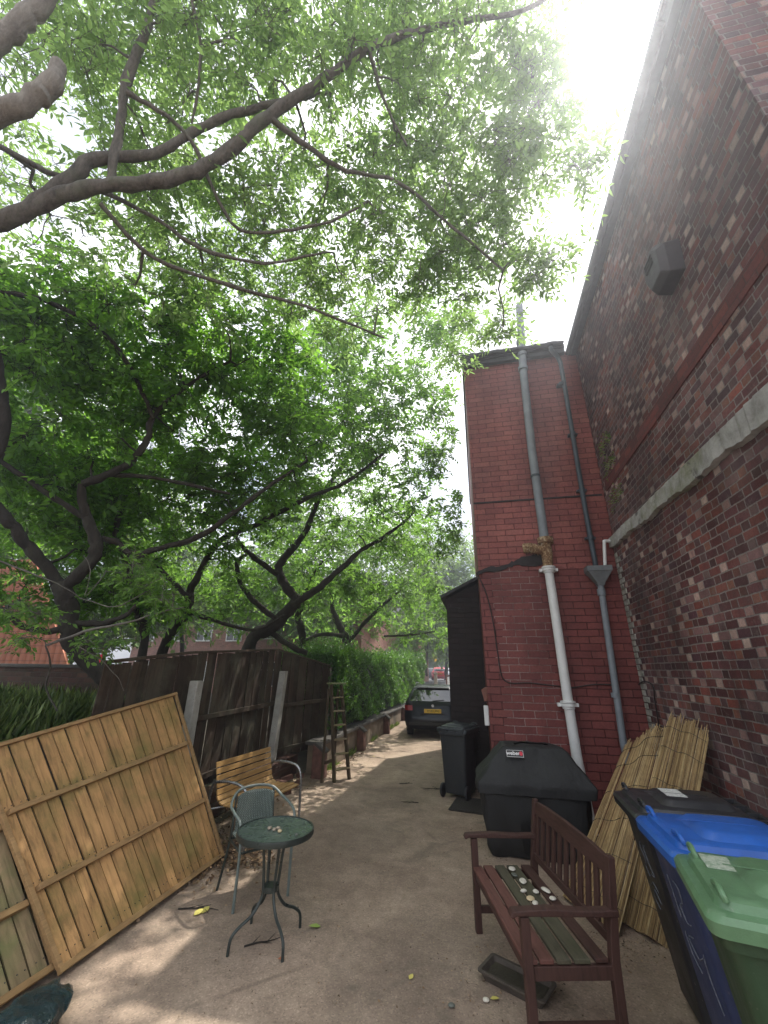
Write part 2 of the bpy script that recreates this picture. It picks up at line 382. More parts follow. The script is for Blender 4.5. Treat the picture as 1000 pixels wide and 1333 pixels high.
M['coping'] = simple('dark_stone_coping', (0.075, 0.068, 0.06), 0.9, 0.4, 6, 0.5, dist=0.01)
M['butt_brick'] = simple('buttress_brick', (0.15, 0.072, 0.055), 0.9, 0.55, 7, 0.6, dist=0.012)
M['slate'] = simple('slate_roof', (0.045, 0.045, 0.05), 0.7, 0.3, 6, 0.4)
def mk_tiles(name, c):
    t = NT(name); v = t.mapv((1, 1, 1)); X, Y, Z = t.sep()
    fx = t.math('FRACT', t.math('DIVIDE', Y, 0.26)); fz = t.math('FRACT', t.math('DIVIDE', Z, 0.17))
    prof = t.math('SINE', t.math('MULTIPLY', fx, 3.1416))
    col = t.ramp(t.noise(3, 7, 0.7), [(0.3, tuple(x * 0.6 for x in c)), (0.7, c)])
    col = t.mix(t.ramp(fz, [(0.0, 0.75), (0.12, 0.0)]), col, tuple(x * 0.25 for x in c))
    t.col(col); t.rough(0.8); t.bump(t.math('ADD', prof, fz), 0.9, 0.05); return t.m
M['orange_tiles'] = mk_tiles('orange_roof_tiles', (0.56, 0.20, 0.10))
M['gutter'] = simple('black_gutter', (0.022, 0.022, 0.026), 0.5, 0.3, 8, 0.2)
M['fascia'] = simple('grey_fascia_paint', (0.055, 0.06, 0.075), 0.6, 0.3, 8, 0.2)
M['white_paint'] = simple('weathered_white_paint', (0.72, 0.73, 0.72), 0.45, 0.12, 5, 0.12)
M['pipe_white'] = simple('white_painted_iron', (0.70, 0.71, 0.70), 0.35, 0.14, 4, 0.15)
M['pipe_grey'] = simple('grey_painted_iron', (0.20, 0.225, 0.25), 0.45, 0.22, 5, 0.2)
M['pipe_dark'] = simple('blue_black_iron', (0.045, 0.062, 0.078), 0.45, 0.3, 5, 0.25)
M['hopper'] = simple('grey_hopper_paint', (0.16, 0.175, 0.185), 0.5, 0.25, 8, 0.25)
def mk_rust():
    t = NT('flaking_rusty_iron')
    c = t.ramp(t.noise(16, 8, 0.8), [(0.3, (0.05, 0.03, 0.02)), (0.48, (0.20, 0.10, 0.045)), (0.56, (0.42, 0.30, 0.16)), (0.66, (0.60, 0.56, 0.50))])
    t.col(c); t.rough(0.9); t.bump(t.noise(30, 8, 0.8), 1.0, 0.02); return t.m
M['rust'] = mk_rust()
M['cable'] = simple('black_cable', (0.014, 0.013, 0.013), 0.5, 0.2, 10, 0)
M['scar'] = simple('dark_mortar_scar', (0.035, 0.03, 0.032), 0.9, 0.5, 9, 0.8, dist=0.02)
M['hood'] = simple('dark_flue_cowl', (0.028, 0.02, 0.023), 0.6, 0.3, 8, 0.2)
M['bark'] = None
def mk_bark(name, dk, lt, lich=(0.20, 0.22, 0.15), amt=0.5):
    t = NT(name); v = t.mapv((9, 9, 2.2))
    g = t.noise(2.2, 8, 0.75, v); c = t.ramp(g, [(0.3, dk), (0.7, lt)])
    c = t.mix(t.ramp(t.noise(3.5, 6, 0.75), [(0.5, 0.0), (0.68, amt)]), c, lich)
    t.col(c); t.rough(0.95); t.bump(g, 1.0, 0.03); return t.m
M['bark'] = mk_bark('dark_bark', (0.012, 0.010, 0.008), (0.042, 0.034, 0.026), (0.09, 0.10, 0.07), 0.4)
M['bark_grey'] = mk_bark('grey_ash_bark', (0.055, 0.050, 0.045), (0.21, 0.195, 0.17), (0.13, 0.15, 0.10), 0.6)
M['bark_pale'] = mk_bark('pale_lopped_bark', (0.17, 0.155, 0.135), (0.36, 0.34, 0.30), (0.10, 0.09, 0.08), 0.7)
M['leaf_a'] = leafmat('ash_leaves', (0.065, 0.125, 0.050), (0.15, 0.23, 0.095), (0.36, 0.52, 0.15), 0.52)
M['leaf_b'] = leafmat('cherry_leaves', (0.025, 0.085, 0.015), (0.085, 0.19, 0.032), (0.34, 0.60, 0.06), 0.5)
M['leaf_c'] = leafmat('cherry_leaves_mid', (0.035, 0.095, 0.022), (0.10, 0.19, 0.048), (0.34, 0.56, 0.09), 0.5)
M['leaf_far'] = leafmat('far_leaves', (0.06, 0.12, 0.03), (0.10, 0.18, 0.045), (0.34, 0.46, 0.10))
M['leaf_hedge'] = leafmat('privet_leaves', (0.012, 0.045, 0.012), (0.055, 0.14, 0.028), (0.28, 0.50, 0.05), 0.32, 0.3)
M['hedge_core'] = simple('hedge_core_shade', (0.012, 0.022, 0.009), 0.95, 0.5, 12, 1.0, dist=0.06)
M['grass'] = leafmat('long_grass_blades', (0.03, 0.075, 0.015), (0.17, 0.22, 0.075), (0.3, 0.4, 0.1), 0.35)

# ------------------------------------------------------------------ ground and street
def ground_z(y): return 0.0 if y < 16 else min(0.86, (y - 16) / 27 * 0.86)
def sheet(name, x0, x1, ys, mat, dz=0.0, nx=1):
    b = MB(); 
    for i, y in enumerate(ys):
        for k in range(nx + 1): b.v.append((x0 + (x1 - x0) * k / nx, y, ground_z(y) + dz))
    for i in range(len(ys) - 1):
        for k in range(nx): a = i * (nx + 1) + k; b.f.append((a, a + 1, a + nx + 2, a + nx + 1))
    return tag(b.build(name, mat), kind='structure')
sheet('ground', -150, 150, [-60, 0, 8, 16, 20, 25, 30, 35, 43, 60, 120, 260], M['concrete'])
sheet('pavement', -40, 10, [27, 30, 34], M['paving'], 0.004)
sheet('road', -60, 40, [34.5, 38, 43, 60, 100, 250], M['asphalt'], 0.004)
b = MB(); b.box(-60, 40, 34.2, 34.36, ground_z(34.2) - 0.1, ground_z(34.2) + 0.1); tag(b.build('kerb', M['paving'], bevel=0.02), kind='structure')
# garden soil bank behind the leaning panels
b = MB(); xs = [-4.14, -4.3, -4.8, -6.0, -9.0, -30.0]; zs = [0.0, 0.85, 1.12, 1.22, 1.25, 1.2]; ys = np.linspace(-4, 5.95, 16)
for y in ys:
    for x, z in zip(xs, zs): b.v.append((x + random.uniform(-.04, .04), y, max(0, z + random.uniform(-.05, .05)) if z else -0.02))
for i in range(len(ys) - 1):
    for k in range(len(xs) - 1): a = i * len(xs) + k; b.f.append((a, a + 1, a + len(xs) + 1, a + len(xs)))
b.quad((xs[0], ys[-1], -0.02), *[(x, ys[-1], z) for x, z in zip(xs[1:], zs[1:])], (-30, ys[-1], -0.02))
tag(b.build('garden_bank', M['earth'], smooth=True), kind='structure')
sheet('garden_soil', -60, -3.45, [4.0, 8, 16, 26], M['earth'], 0.02)
# ------------------------------------------------------------------ big brick house on the right
XW, YR, YN = 2.18, 6.6, 2.09
house = thing('brick_house', 'tall mottled purple brown brick house with pale mortar ledge, right of the yard', 'house')
b = MB(); b.box(XW, 9.0, YN, 13.9, 0, 7.95); b.build('wall', M['house_brick'], house)
b = MB()      # lower part of the wall stands 25 mm forward under the ledge
b.box(XW - 0.03, XW - 0.001, YN, YR - 0.002, 0, 3.74); b.build('lower_wall', M['house_brick'], house)
# ragged mortar ledge
b = MB(); n = 120; top = []; bot = []
for i in range(n + 1):
    y = YN + (YR - YN) * i / n; s = i / n
    top.append((y, 3.82 + 0.05 * s + random.uniform(-.006, .006)))
    bot.append((y, 3.56 + 0.15 * s + random.uniform(-.005, .005) + 0.014 * math.sin(i * 0.21) + 0.008 * math.sin(i * 0.53 + 1) + 0.005 * math.sin(i * 1.31)))
for i in range(n + 1):
    y, zt = top[i]; _, zb = bot[i]
    o = random.uniform(0.065, 0.085)
    b.v += [(XW - 0.004, y, zt + 0.04), (XW - o, y, zt - 0.02), (XW - o - 0.008, y, zb), (XW - 0.034, y, zb - 0.015)]
for i in range(n):
    for k in range(3): a = i * 4 + k; b.f.append((a, a + 1, a + 5, a + 4))
b.build('mortar_ledge', M['mortar'], house, smooth=True)
b = MB(); b.box(XW - 0.012, XW + 0.02, YN - 0.012, YR - 0.15, 4.60, 4.78); b.box(XW + 0.0205, 9.0, YN - 0.012, YN + 0.02, 4.60, 4.78)
b.build('string_course', M['string'], house)
# toothed pale quoin strip where the house meets the wing
b = MB()
for i in range(46):
    z = 0.05 + i * 0.079; w = (0.20 if i % 2 else 0.12) + random.uniform(-.015, .015)
    if z > 3.55: break
    b.box(XW - 0.047, XW - 0.032, YR - w - 0.02, YR - 0.03, z + 0.006, z + 0.072)
b.build('quoin_bricks', simple('limewashed_quoin', (0.33, 0.32, 0.28), 0.95, 0.6, 9, 0.8, dist=0.01), house, bevel=0.004)
# roof, eaves board, gutter
b = MB(); b.box(XW - 0.085, XW - 0.002, YN + 0.05, 14.2, 7.50, 7.72); b.build('soffit_board', M['fascia'], house)
b = MB(); b.tube([(XW - 0.135, YN + 0.22, 7.56), (XW - 0.13, 6.5, 7.56), (XW - 0.13, 14.2, 7.56)], 0.05, 10); b.build('gutter', M['gutter'], house, smooth=True)
b = MB(); b.prism([(XW - 0.12, 7.75), (5.6, 10.4), (9.3, 7.75), (9.3, 7.65), (5.6, 10.25), (XW - 0.12, 7.66)], 'y', YN - 0.02, 14.2)
b.build('roof', M['slate'], house)
b = MB(); b.prism([(XW - 0.02, 7.95), (5.6, 10.24), (9.0, 7.95)], 'y', YN + 0.002, YN + 0.3); b.build('gable', M['house_brick'], house)
b = MB(); b.beam((XW - 0.10, YN - 0.04, 7.62), (5.6, YN - 0.04, 10.27), 0.035, 0.24, (0, 1, 0)); b.build('bargeboard', M['white_paint'], house)
# flue cowl
c0 = on_x(875, 345, XW)
b = MB(); prof = [(-0.17, -0.26), (0.14, -0.26), (0.22, -0.02), (0.17, 0.19), (-0.07, 0.26), (-0.22, 0.09)]
n = len(prof)
rings = [[(XW - 0.001, c0.y + p[0], c0.z + p[1]) for p in prof], [(XW - 0.13, c0.y + p[0] * 0.93, c0.z + p[1] * 0.93) for p in prof], [(XW - 0.19, c0.y + p[0] * 0.72, c0.z + p[1] * 0.72) for p in prof]]
b.loft(rings); vt = thing('flue_cowl', 'dark six sided vent cowl high on the mottled brick wall', 'vent', (0, 0, 0)); b.build('cowl_body', M['hood'], vt, bevel=0.008)
b = MB()
for k in range(3): b.box(XW - 0.203, XW - 0.15, c0.y - 0.06, c0.y + 0.10, c0.z + 0.02 + k * 0.045, c0.z + 0.04 + k * 0.045, None)
b.build('louvre', M['hood'], vt, bevel=0.004)
# tiny ferns rooted in the joints near the corner
leaf_items = []

# ------------------------------------------------------------------ red painted rear wing
XL = 0.10; ZR = 7.62
wing = thing('painted_brick_wing', 'two storey rear wing of red painted brick carrying the drain pipes', 'building')
b = MB(); b.box(XL, XW - 0.001, YR, 13.89, 0, ZR); b.build('wall', M['red_brick'], wing)
b = MB(); b.box(XL - 0.03, XW - 0.20, YR - 0.12, 14.0, ZR + 0.002, ZR + 0.08); b.box(XL - 0.02, XW - 0.20, YR - 0.09, YR - 0.003, ZR - 0.10, ZR)
b.build('eaves_board', M['gutter'], wing, bevel=0.01)
b = MB(); P = []
for i in range(25):
    x = XL - 0.06 + (XW - 0.2 - XL + 0.02) * i / 24; P.append((x, YR - 0.15, ZR + 0.07 + random.uniform(-.012, .014)))
b.tube(P, 0.055, 8); b.build('gutter', M['gutter'], wing, smooth=True)
b = MB(); b.prism([(YR - 0.17, ZR + 0.11), (10.0, 8.3), (14.0, ZR + 0.11)], 'x', XL - 0.03, XW - 0.20); b.build('roof', M['slate'], wing)
# projecting joint lines and the bitumen scar
b = MB(); b.box(XL - 0.002, XW - 0.04, YR - 0.014, YR + 0.01, 4.60, 4.625); b.build('ledge_line', M['scar'], wing)
b = MB(); pts = [on_y(px, py, YR) for px, py in ((620, 748), (634, 742), (650, 741), (664, 736), (676, 732), (692, 731), (708, 728))]; pts = smooth_path(pts, 5)
n = len(pts); up_, dn_ = [], []
for i, p in enumerate(pts):
    w = 0.035 + random.uniform(-.012, .02) + (0.05 if i > n * 0.65 else 0)
    up_.append((p.x, YR - 0.018, p.z + w)); dn_.append((p.x, YR - 0.018, p.z - w * 0.9))
b.add(up_ + dn_, [(i, i + 1, n + i + 1, n + i) for i in range(n - 1)]); b.build('bitumen_scar', M['scar'], wing, solid=0.03)
# lean-to, dark, further along
porch = thing('dark_porch', 'low black painted lean-to beyond the red wing', 'porch')
b = MB(); b.prism([(-0.56, 0), (XL - 0.001, 0), (XL - 0.001, 3.58), (-0.56, 3.30)], 'y', 8.4, 12.4); b.build('wall', M['lean_dark'], porch)
b = MB(); b.prism([(-0.66, 3.262), (XL - 0.002, 3.64), (XL - 0.002, 3.70), (-0.66, 3.325)], 'y', 8.22, 12.5); b.build('roof', M['slate'], porch)
b = MB(); b.box(-0.585, -0.565, 8.7, 9.6, 0.02, 2.05); b.build('door', simple('black_door_paint', (0.012, 0.012, 0.014), 0.35, 0.2, 6, 0.1), porch, bevel=0.005)

# pipes -------------------------------------------------------------
YP = YR - 0.10
sp = thing('soil_pipe', 'thick soil pipe, grey above, rusty in the middle and white below, on the red wall', 'pipe', (1.18, YP, 0))
def wy(px, py): v = on_y(px, py, YP); return (v.x - 1.18, 0, v.z)
b = MB(); b.tube([wy(681, 480), wy(693, 590), wy(709, 702)], 0.070, 16); b.build('grey_pipe', M['pipe_grey'], sp, smooth=True)
b = MB(); b.tube([wy(676, 398), wy(679, 440), wy(680.5, 470), wy(681.5, 484)], 0.072, 16)
for (px, py) in ((678, 446), (680, 462), (681, 480)): v = wy(px, py); b.lathe([(0.072, -0.04), (0.088, -0.038), (0.088, 0.035), (0.075, 0.04)], v, 16)
b.build('vent_pipe', M['pipe_grey'], sp, smooth=True)
b = MB()
v = wy(697, 620); b.lathe([(0.068, -0.02), (0.079, -0.018), (0.079, 0.018), (0.068, 0.02)], v, 16)
b.build('pipe_clip', M['pipe_dark'], sp, smooth=True)
b = MB(); b.tube([wy(709, 700), wy(712, 720), wy(714, 742)], [0.074, 0.085, 0.07], 14)
v = wy(710, 704); b.lathe([(0.08, -0.05), (0.118, -0.045), (0.122, 0.01), (0.118, 0.045), (0.075, 0.05)], v, 18)
a0 = Vector(wy(712, 716)); b.tube([a0, a0 + Vector((-0.12, -0.02, 0.0)), a0 + Vector((-0.24, 0.0, 0.05)), a0 + Vector((-0.33, 0.04, 0.05))], [0.075, 0.072, 0.078, 0.085], 14)
for k in range(4): c = a0 + Vector((-0.12 - 0.05 * k, 0.0, 0.01 + 0.01 * k)); b.tube([c, c + Vector((-0.014, 0, 0.002))], 0.093, 12)
b.build('rusty_junction', M['rust'], sp, smooth=True)
b = MB(); b.tube([wy(714, 740), wy(726, 820), wy(740, 915), wy(751, 985)] + [(0.06, 0, 0.05)], 0.066, 16); b.build('white_pipe', M['pipe_white'], sp, smooth=True)
b = MB()
for (px, py) in ((714.5, 742), (740, 918)):
    b = MB(); v = wy(px, py); b.lathe([(0.066, -0.05), (0.080, -0.045), (0.080, -0.02), (0.098, -0.015), (0.098, 0.012), (0.084, 0.018), (0.100, 0.03), (0.100, 0.05), (0.07, 0.055)], v, 20)
    b.box(v[0] - 0.135, v[0] + 0.135, 0.0, 0.08, v[2] - 0.02, v[2] + 0.025)
    b.build('pipe_collar', M['pipe_white'], sp, smooth=True)
dp = thing('rainwater_downpipe', 'thin dark blue grey rainwater pipe with square hopper near the corner', 'pipe', (1.87, YP, 0))
def wd(px, py, dy=0): v = on_y(px, py, YP); return (v.x - 1.87, dy, v.z)
b = MB(); b.tube(smooth_path([wd(716, 455, -0.07), wd(718, 460, -0.06), wd(728, 468), wd(733, 490), wd(748, 580), wd(763, 668), wd(776, 738)], 4), 0.038, 12); b.build('upper_pipe', M['pipe_dark'], dp, smooth=True)
b = MB()
for (px, py) in ((731, 500), (746, 565), (758, 638), (769, 700)):
    b = MB(); v = wd(px, py); b.lathe([(0.038, -0.03), (0.048, -0.028), (0.048, 0.028), (0.038, 0.03)], v, 12)
    b.box(v[0] - 0.075, v[0] + 0.075, 0.0, 0.085, v[2] - 0.015, v[2] + 0.015); b.build('pipe_bracket', M['pipe_dark'], dp, smooth=True)
h0 = Vector(wd(778, 740)); b = MB()
b.loft([rrect(h0.x - .05, h0.x + .05, -.05, .05, .01, h0.z - .26), rrect(h0.x - .06, h0.x + .06, -.06, .06, .01, h0.z - .22), rrect(h0.x - .165, h0.x + .165, -.11, .09, .01, h0.z - .06), rrect(h0.x - .175, h0.x + .175, -.12, .095, .01, h0.z - .055), rrect(h0.x - .175, h0.x + .175, -.12, .095, .01, h0.z + .02), rrect(h0.x - .15, h0.x + .15, -.10, .08, .01, h0.z + .02), rrect(h0.x - .13, h0.x + .13, -.09, .07, .01, h0.z - .03)])
b.build('hopper', M['hopper'], dp)
b = MB(); e0 = Vector((h0.x, 0, h0.z - .24)); b.tube([e0, wd(784, 775), wd(797, 865), wd(812, 970), (0.0, 0, 0.03)], 0.045, 12)
b.lathe([(0.046, -0.05), (0.058, -0.045), (0.058, 0.045), (0.046, 0.05)], wd(783, 771), 12); b.lathe([(0.046, -0.03), (0.053, -0.028), (0.053, 0.028), (0.046, 0.03)], wd(801, 905), 12)
b.build('lower_pipe', M['pipe_grey'], dp, smooth=True)
ov = thing('overflow_pipe', 'short white plastic overflow pipe dropping into the hopper', 'pipe', (2.08, YP, 0))
b = MB(); q0 = on_y(788, 738, YP); q1 = on_y(786.5, 706, YP); b.tube(smooth_path([(q0.x - 2.08, 0, q0.z), (q1.x - 2.08, 0, q1.z - 0.02), (q1.x - 2.08 + 0.02, 0.0, q1.z + 0.02), (0.09, 0.05, q1.z + 0.02)], 4), 0.024, 10)
b.build('pipe', M['white_paint'], ov, smooth=True)
# cables
b = MB(); cp = [on_y(px, py, YR - 0.015) for px, py in ((622, 748), (634, 775), (643, 815), (648, 850), (657, 886), (690, 889), (725, 893), (745, 895), (775, 891), (800, 892))]
cp = [(p.x, YR - 0.018, p.z) for p in cp]; b.tube(smooth_path(cp, 5), 0.009, 6)
tag(b.build('wall_cable', M['cable'], smooth=True), 'thin black cable looping down and across the red painted wall', 'cable')
b = MB(); cp = [on_x(px, py, XW - 0.055) for px, py in ((828, 894), (838, 887), (850, 893), (853, 915), (860, 955), (864, 985))]
b.tube(smooth_path([tuple(p) for p in cp], 5), 0.008, 6)
tag(b.build('corner_cable', M['cable'], smooth=True), 'thin black cable hanging beside the pale quoin bricks', 'cable')
# meter boxes on the wing corner
mb = thing('doorbell_box', 'small white box on the left edge of the red wing', 'box', (XL, YR + 0.12, 1.2))
b = MB(); b.box(-0.07, -0.002, -0.05, 0.05, -0.02, 0.24); b.build('casing', M['white_paint'], mb, bevel=0.01)
b = MB(); b.box(-0.075, -0.068, -0.03, 0.03, 0.02, 0.06); b.build('button_plate', M['gutter'], mb)
mb2 = thing('wall_lantern', 'small rusty red bracket lamp above the white box', 'lamp', (XL, YR + 0.14, 1.55))
b = MB(); b.prism([(-0.09, 0.10), (-0.02, 0.14), (0.0, 0.14), (0.0, -0.04), (-0.05, -0.06)], 'y', -0.04, 0.04); b.build('shade', simple('faded_red_plastic', (0.20, 0.075, 0.05), 0.6), mb2, bevel=0.006)

# ------------------------------------------------------------------ left boundary
M['fence_wood'] = wood('dark_weathered_boards', (0.050, 0.034, 0.024), (14, 14, 0.9), 0.65, 0.9, (0.12, 0.12, 0.085), 0.6, island=0.4)
M['post'] = None
t = NT('concrete_post'); c = t.ramp(t.noise(5, 8, 0.75), [(0.3, (0.24, 0.23, 0.20)), (0.7, (0.42, 0.41, 0.37))])
c = t.mix(t.ramp(t.voro(16), [(0.05, 1.0), (0.09, 0.0)]), c, (0.07, 0.07, 0.06)); t.col(c); t.rough(0.95); t.bump(t.noise(40, 6), 0.5, 0.01); M['post'] = t.m
FP = [Vector((-4.02, 3.95, 0)), Vector((-3.98, 5.35, 0)), Vector((-3.95, 7.95, 0)), Vector((-3.36, 9.42, 0))]
FT = [1.98, 2.14, 2.30, 2.02]
fence = thing('board_fence', 'dark weathered close board fence between grey concrete posts', 'fence')
for i in range(3):
    a, c = FP[i], FP[i + 1]; d = (c - a); L = d.length; d.normalize(); nn = Vector((d.y, -d.x, 0))
    n = int(L / 0.118); b = MB()
    for k in range(n):
        s0 = k / n; w = L / n; p = a + d * (L * s0)
        ht = FT[i] + (FT[i + 1] - FT[i]) * s0 - 0.06 + random.uniform(-.012, .012)
        off = 0.012 * (k % 2) + random.uniform(-.004, .004)
        q = p + nn * off + d * 0.004; r = p + d * (w - 0.003 + random.choice((0, 0, 0.008))) + nn * off
        lean = nn * random.uniform(-0.01, 0.01)
        z0 = 0.34 + random.uniform(-.02, .03)
        vs = [q + Vector((0,0,z0)), r + Vector((0,0,z0)), r + lean + Vector((0,0,ht)), q + lean + Vector((0,0,ht))]
        vs += [x - nn * 0.014 for x in vs]
        b.add(vs, ((0,1,2,3),(7,6,5,4),(0,4,5,1),(1,5,6,2),(2,6,7,3),(3,7,4,0)))
    b.build('board_panel', M['fence_wood'], fence)
    b = MB()
    for z in (0.45, 1.22): b.beam(a + nn * 0.045 + Vector((0, 0, z)), c + nn * 0.045 + Vector((0, 0, z + 0.06)), 0.045, 0.07)
    b.beam(a + Vector((0, 0, FT[i] - 0.04)), c + Vector((0, 0, FT[i + 1] - 0.04)), 0.06, 0.035)
    b.build('rail', M['fence_wood'], fence, bevel=0.004)
for i, (p, dx, dz, tilt) in enumerate(((FP[1], 0.12, 1.73, 0.0), (FP[2], 0.14, 1.86, 0.20))):
    b = MB(); x0 = p.x + dx
    vs = [(x0 - .04, p.y - .07 - tilt, 0.05), (x0 + .09, p.y - .07 - tilt, 0.05), (x0 + .09, p.y + .07 - tilt, 0.05), (x0 - .04, p.y + .07 - tilt, 0.05),
          (x0 - .04, p.y - .07, dz), (x0 + .09, p.y - .07, dz), (x0 + .09, p.y + .07, dz), (x0 - .04, p.y + .07, dz)]
    b.add(vs, ((0,3,2,1),(4,5,6,7),(0,1,5,4),(1,2,6,5),(2,3,7,6),(3,0,4,7))); b.build('concrete_post', M['post'], fence, bevel=0.012)
b = MB(); b.beam((-3.34, 9.46, 0.1), (-3.33, 9.47, 2.12), 0.04, 0.06); b.build('end_post', wood('pale_old_post', (0.20, 0.17, 0.13), (12, 12, 1.5)), fence, bevel=0.004)
# low rendered wall + coping + buttresses
gw = thing('low_boundary_wall', 'low brown rendered wall with dark coping and brick buttresses under the hedge', 'wall')
b = MB(); b.box(-3.42, -3.14, 8.6, 26, -0.02, 0.50); b.build('wall', M['render'], gw)
b = MB(); b.box(-3.46, -3.09, 8.55, 26, 0.502, 0.57); b.build('coping', M['coping'], gw, bevel=0.01)
b = MB(); b.box(-3.86, -3.60, 4.6, 8.56, -0.02, 0.34); b.build('broken_wall', M['garden_brick'], gw)
for i, y in enumerate((8.30, 11.2, 14.3, 17.6, 21)):
    bt = MB(); bt.prism([(-3.20, 0), (-2.96, 0), (-2.98, 0.42), (-3.20, 0.56)], 'y', y, y + 0.23); o = bt.build('buttress', M['butt_brick'], gw, bevel=0.01)
    bt = MB(); bt.beam((-2.945, y + .115, 0.425), (-3.16, y + .115, 0.575), 0.25, 0.05); bt.build('cap_brick', M['coping'], o, bevel=0.008)

# leaves as meshes ---------------------------------------------------
def leaves_mesh(name, C, D, N, L, Wd, mat, parent=None, fold=0.18, droop=0.12):
    n = len(C); D = D / np.linalg.norm(D, axis=1)[:, None]
    S = np.cross(D, N); S /= (np.linalg.norm(S, axis=1)[:, None] + 1e-9); U = np.cross(S, D)
    L = L[:, None]; Wd = Wd[:, None]
    V = np.empty((n, 6, 3))
    V[:, 0] = C
    V[:, 1] = C + D * L * 0.32 - S * Wd * 0.5 + U * Wd * fold
    V[:, 2] = C + D * L * 0.68 - S * Wd * 0.38 + U * (Wd * fold * 0.7 - L * droop * 0.4)
    V[:, 3] = C + D * L - U * L * droop
    V[:, 4] = C + D * L * 0.68 + S * Wd * 0.38 + U * (Wd * fold * 0.7 - L * droop * 0.4)
    V[:, 5] = C + D * L * 0.32 + S * Wd * 0.5 + U * Wd * fold
    me = bpy.data.meshes.new(name); me.vertices.add(n * 6); me.vertices.foreach_set('co', V.reshape(-1).astype(np.float32))
    idx = np.arange(n)[:, None] * 6 + np.array([[0, 1, 2, 3, 0, 3, 4, 5]])
    me.loops.add(n * 8); me.loops.foreach_set('vertex_index', idx.reshape(-1).astype(np.int32))
    me.polygons.add(n * 2); me.polygons.foreach_set('loop_start', (np.arange(n * 2) * 4).astype(np.int32))
    try: me.polygons.foreach_set('loop_total', np.full(n * 2, 4, np.int32))
    except Exception: pass
    me.materials.append(mat); me.update(calc_edges=True); me.validate()
    o = bpy.data.objects.new(name, me); COL.objects.link(o); o.parent = parent; return o
def rand_unit(n):
    v = RNG.normal(size=(n, 3)); return v / np.linalg.norm(v, axis=1)[:, None]
def inside_solid(P):
    x, y, z = P[:, 0], P[:, 1], P[:, 2]
    a = (x > 1.82) & (y > 1.6) & (z < 10.5)
    b_ = (x > -0.12) & (y > 6.3) & (z < 8.0)
    c_ = (x > -0.75) & (y > 8.0) & (z < 3.8)
    d_ = (x > -4.2) & (x < -3.6) & (y > 3.9) & (y < 9.5) & (z < 2.2)
    return a | b_ | c_ | d_

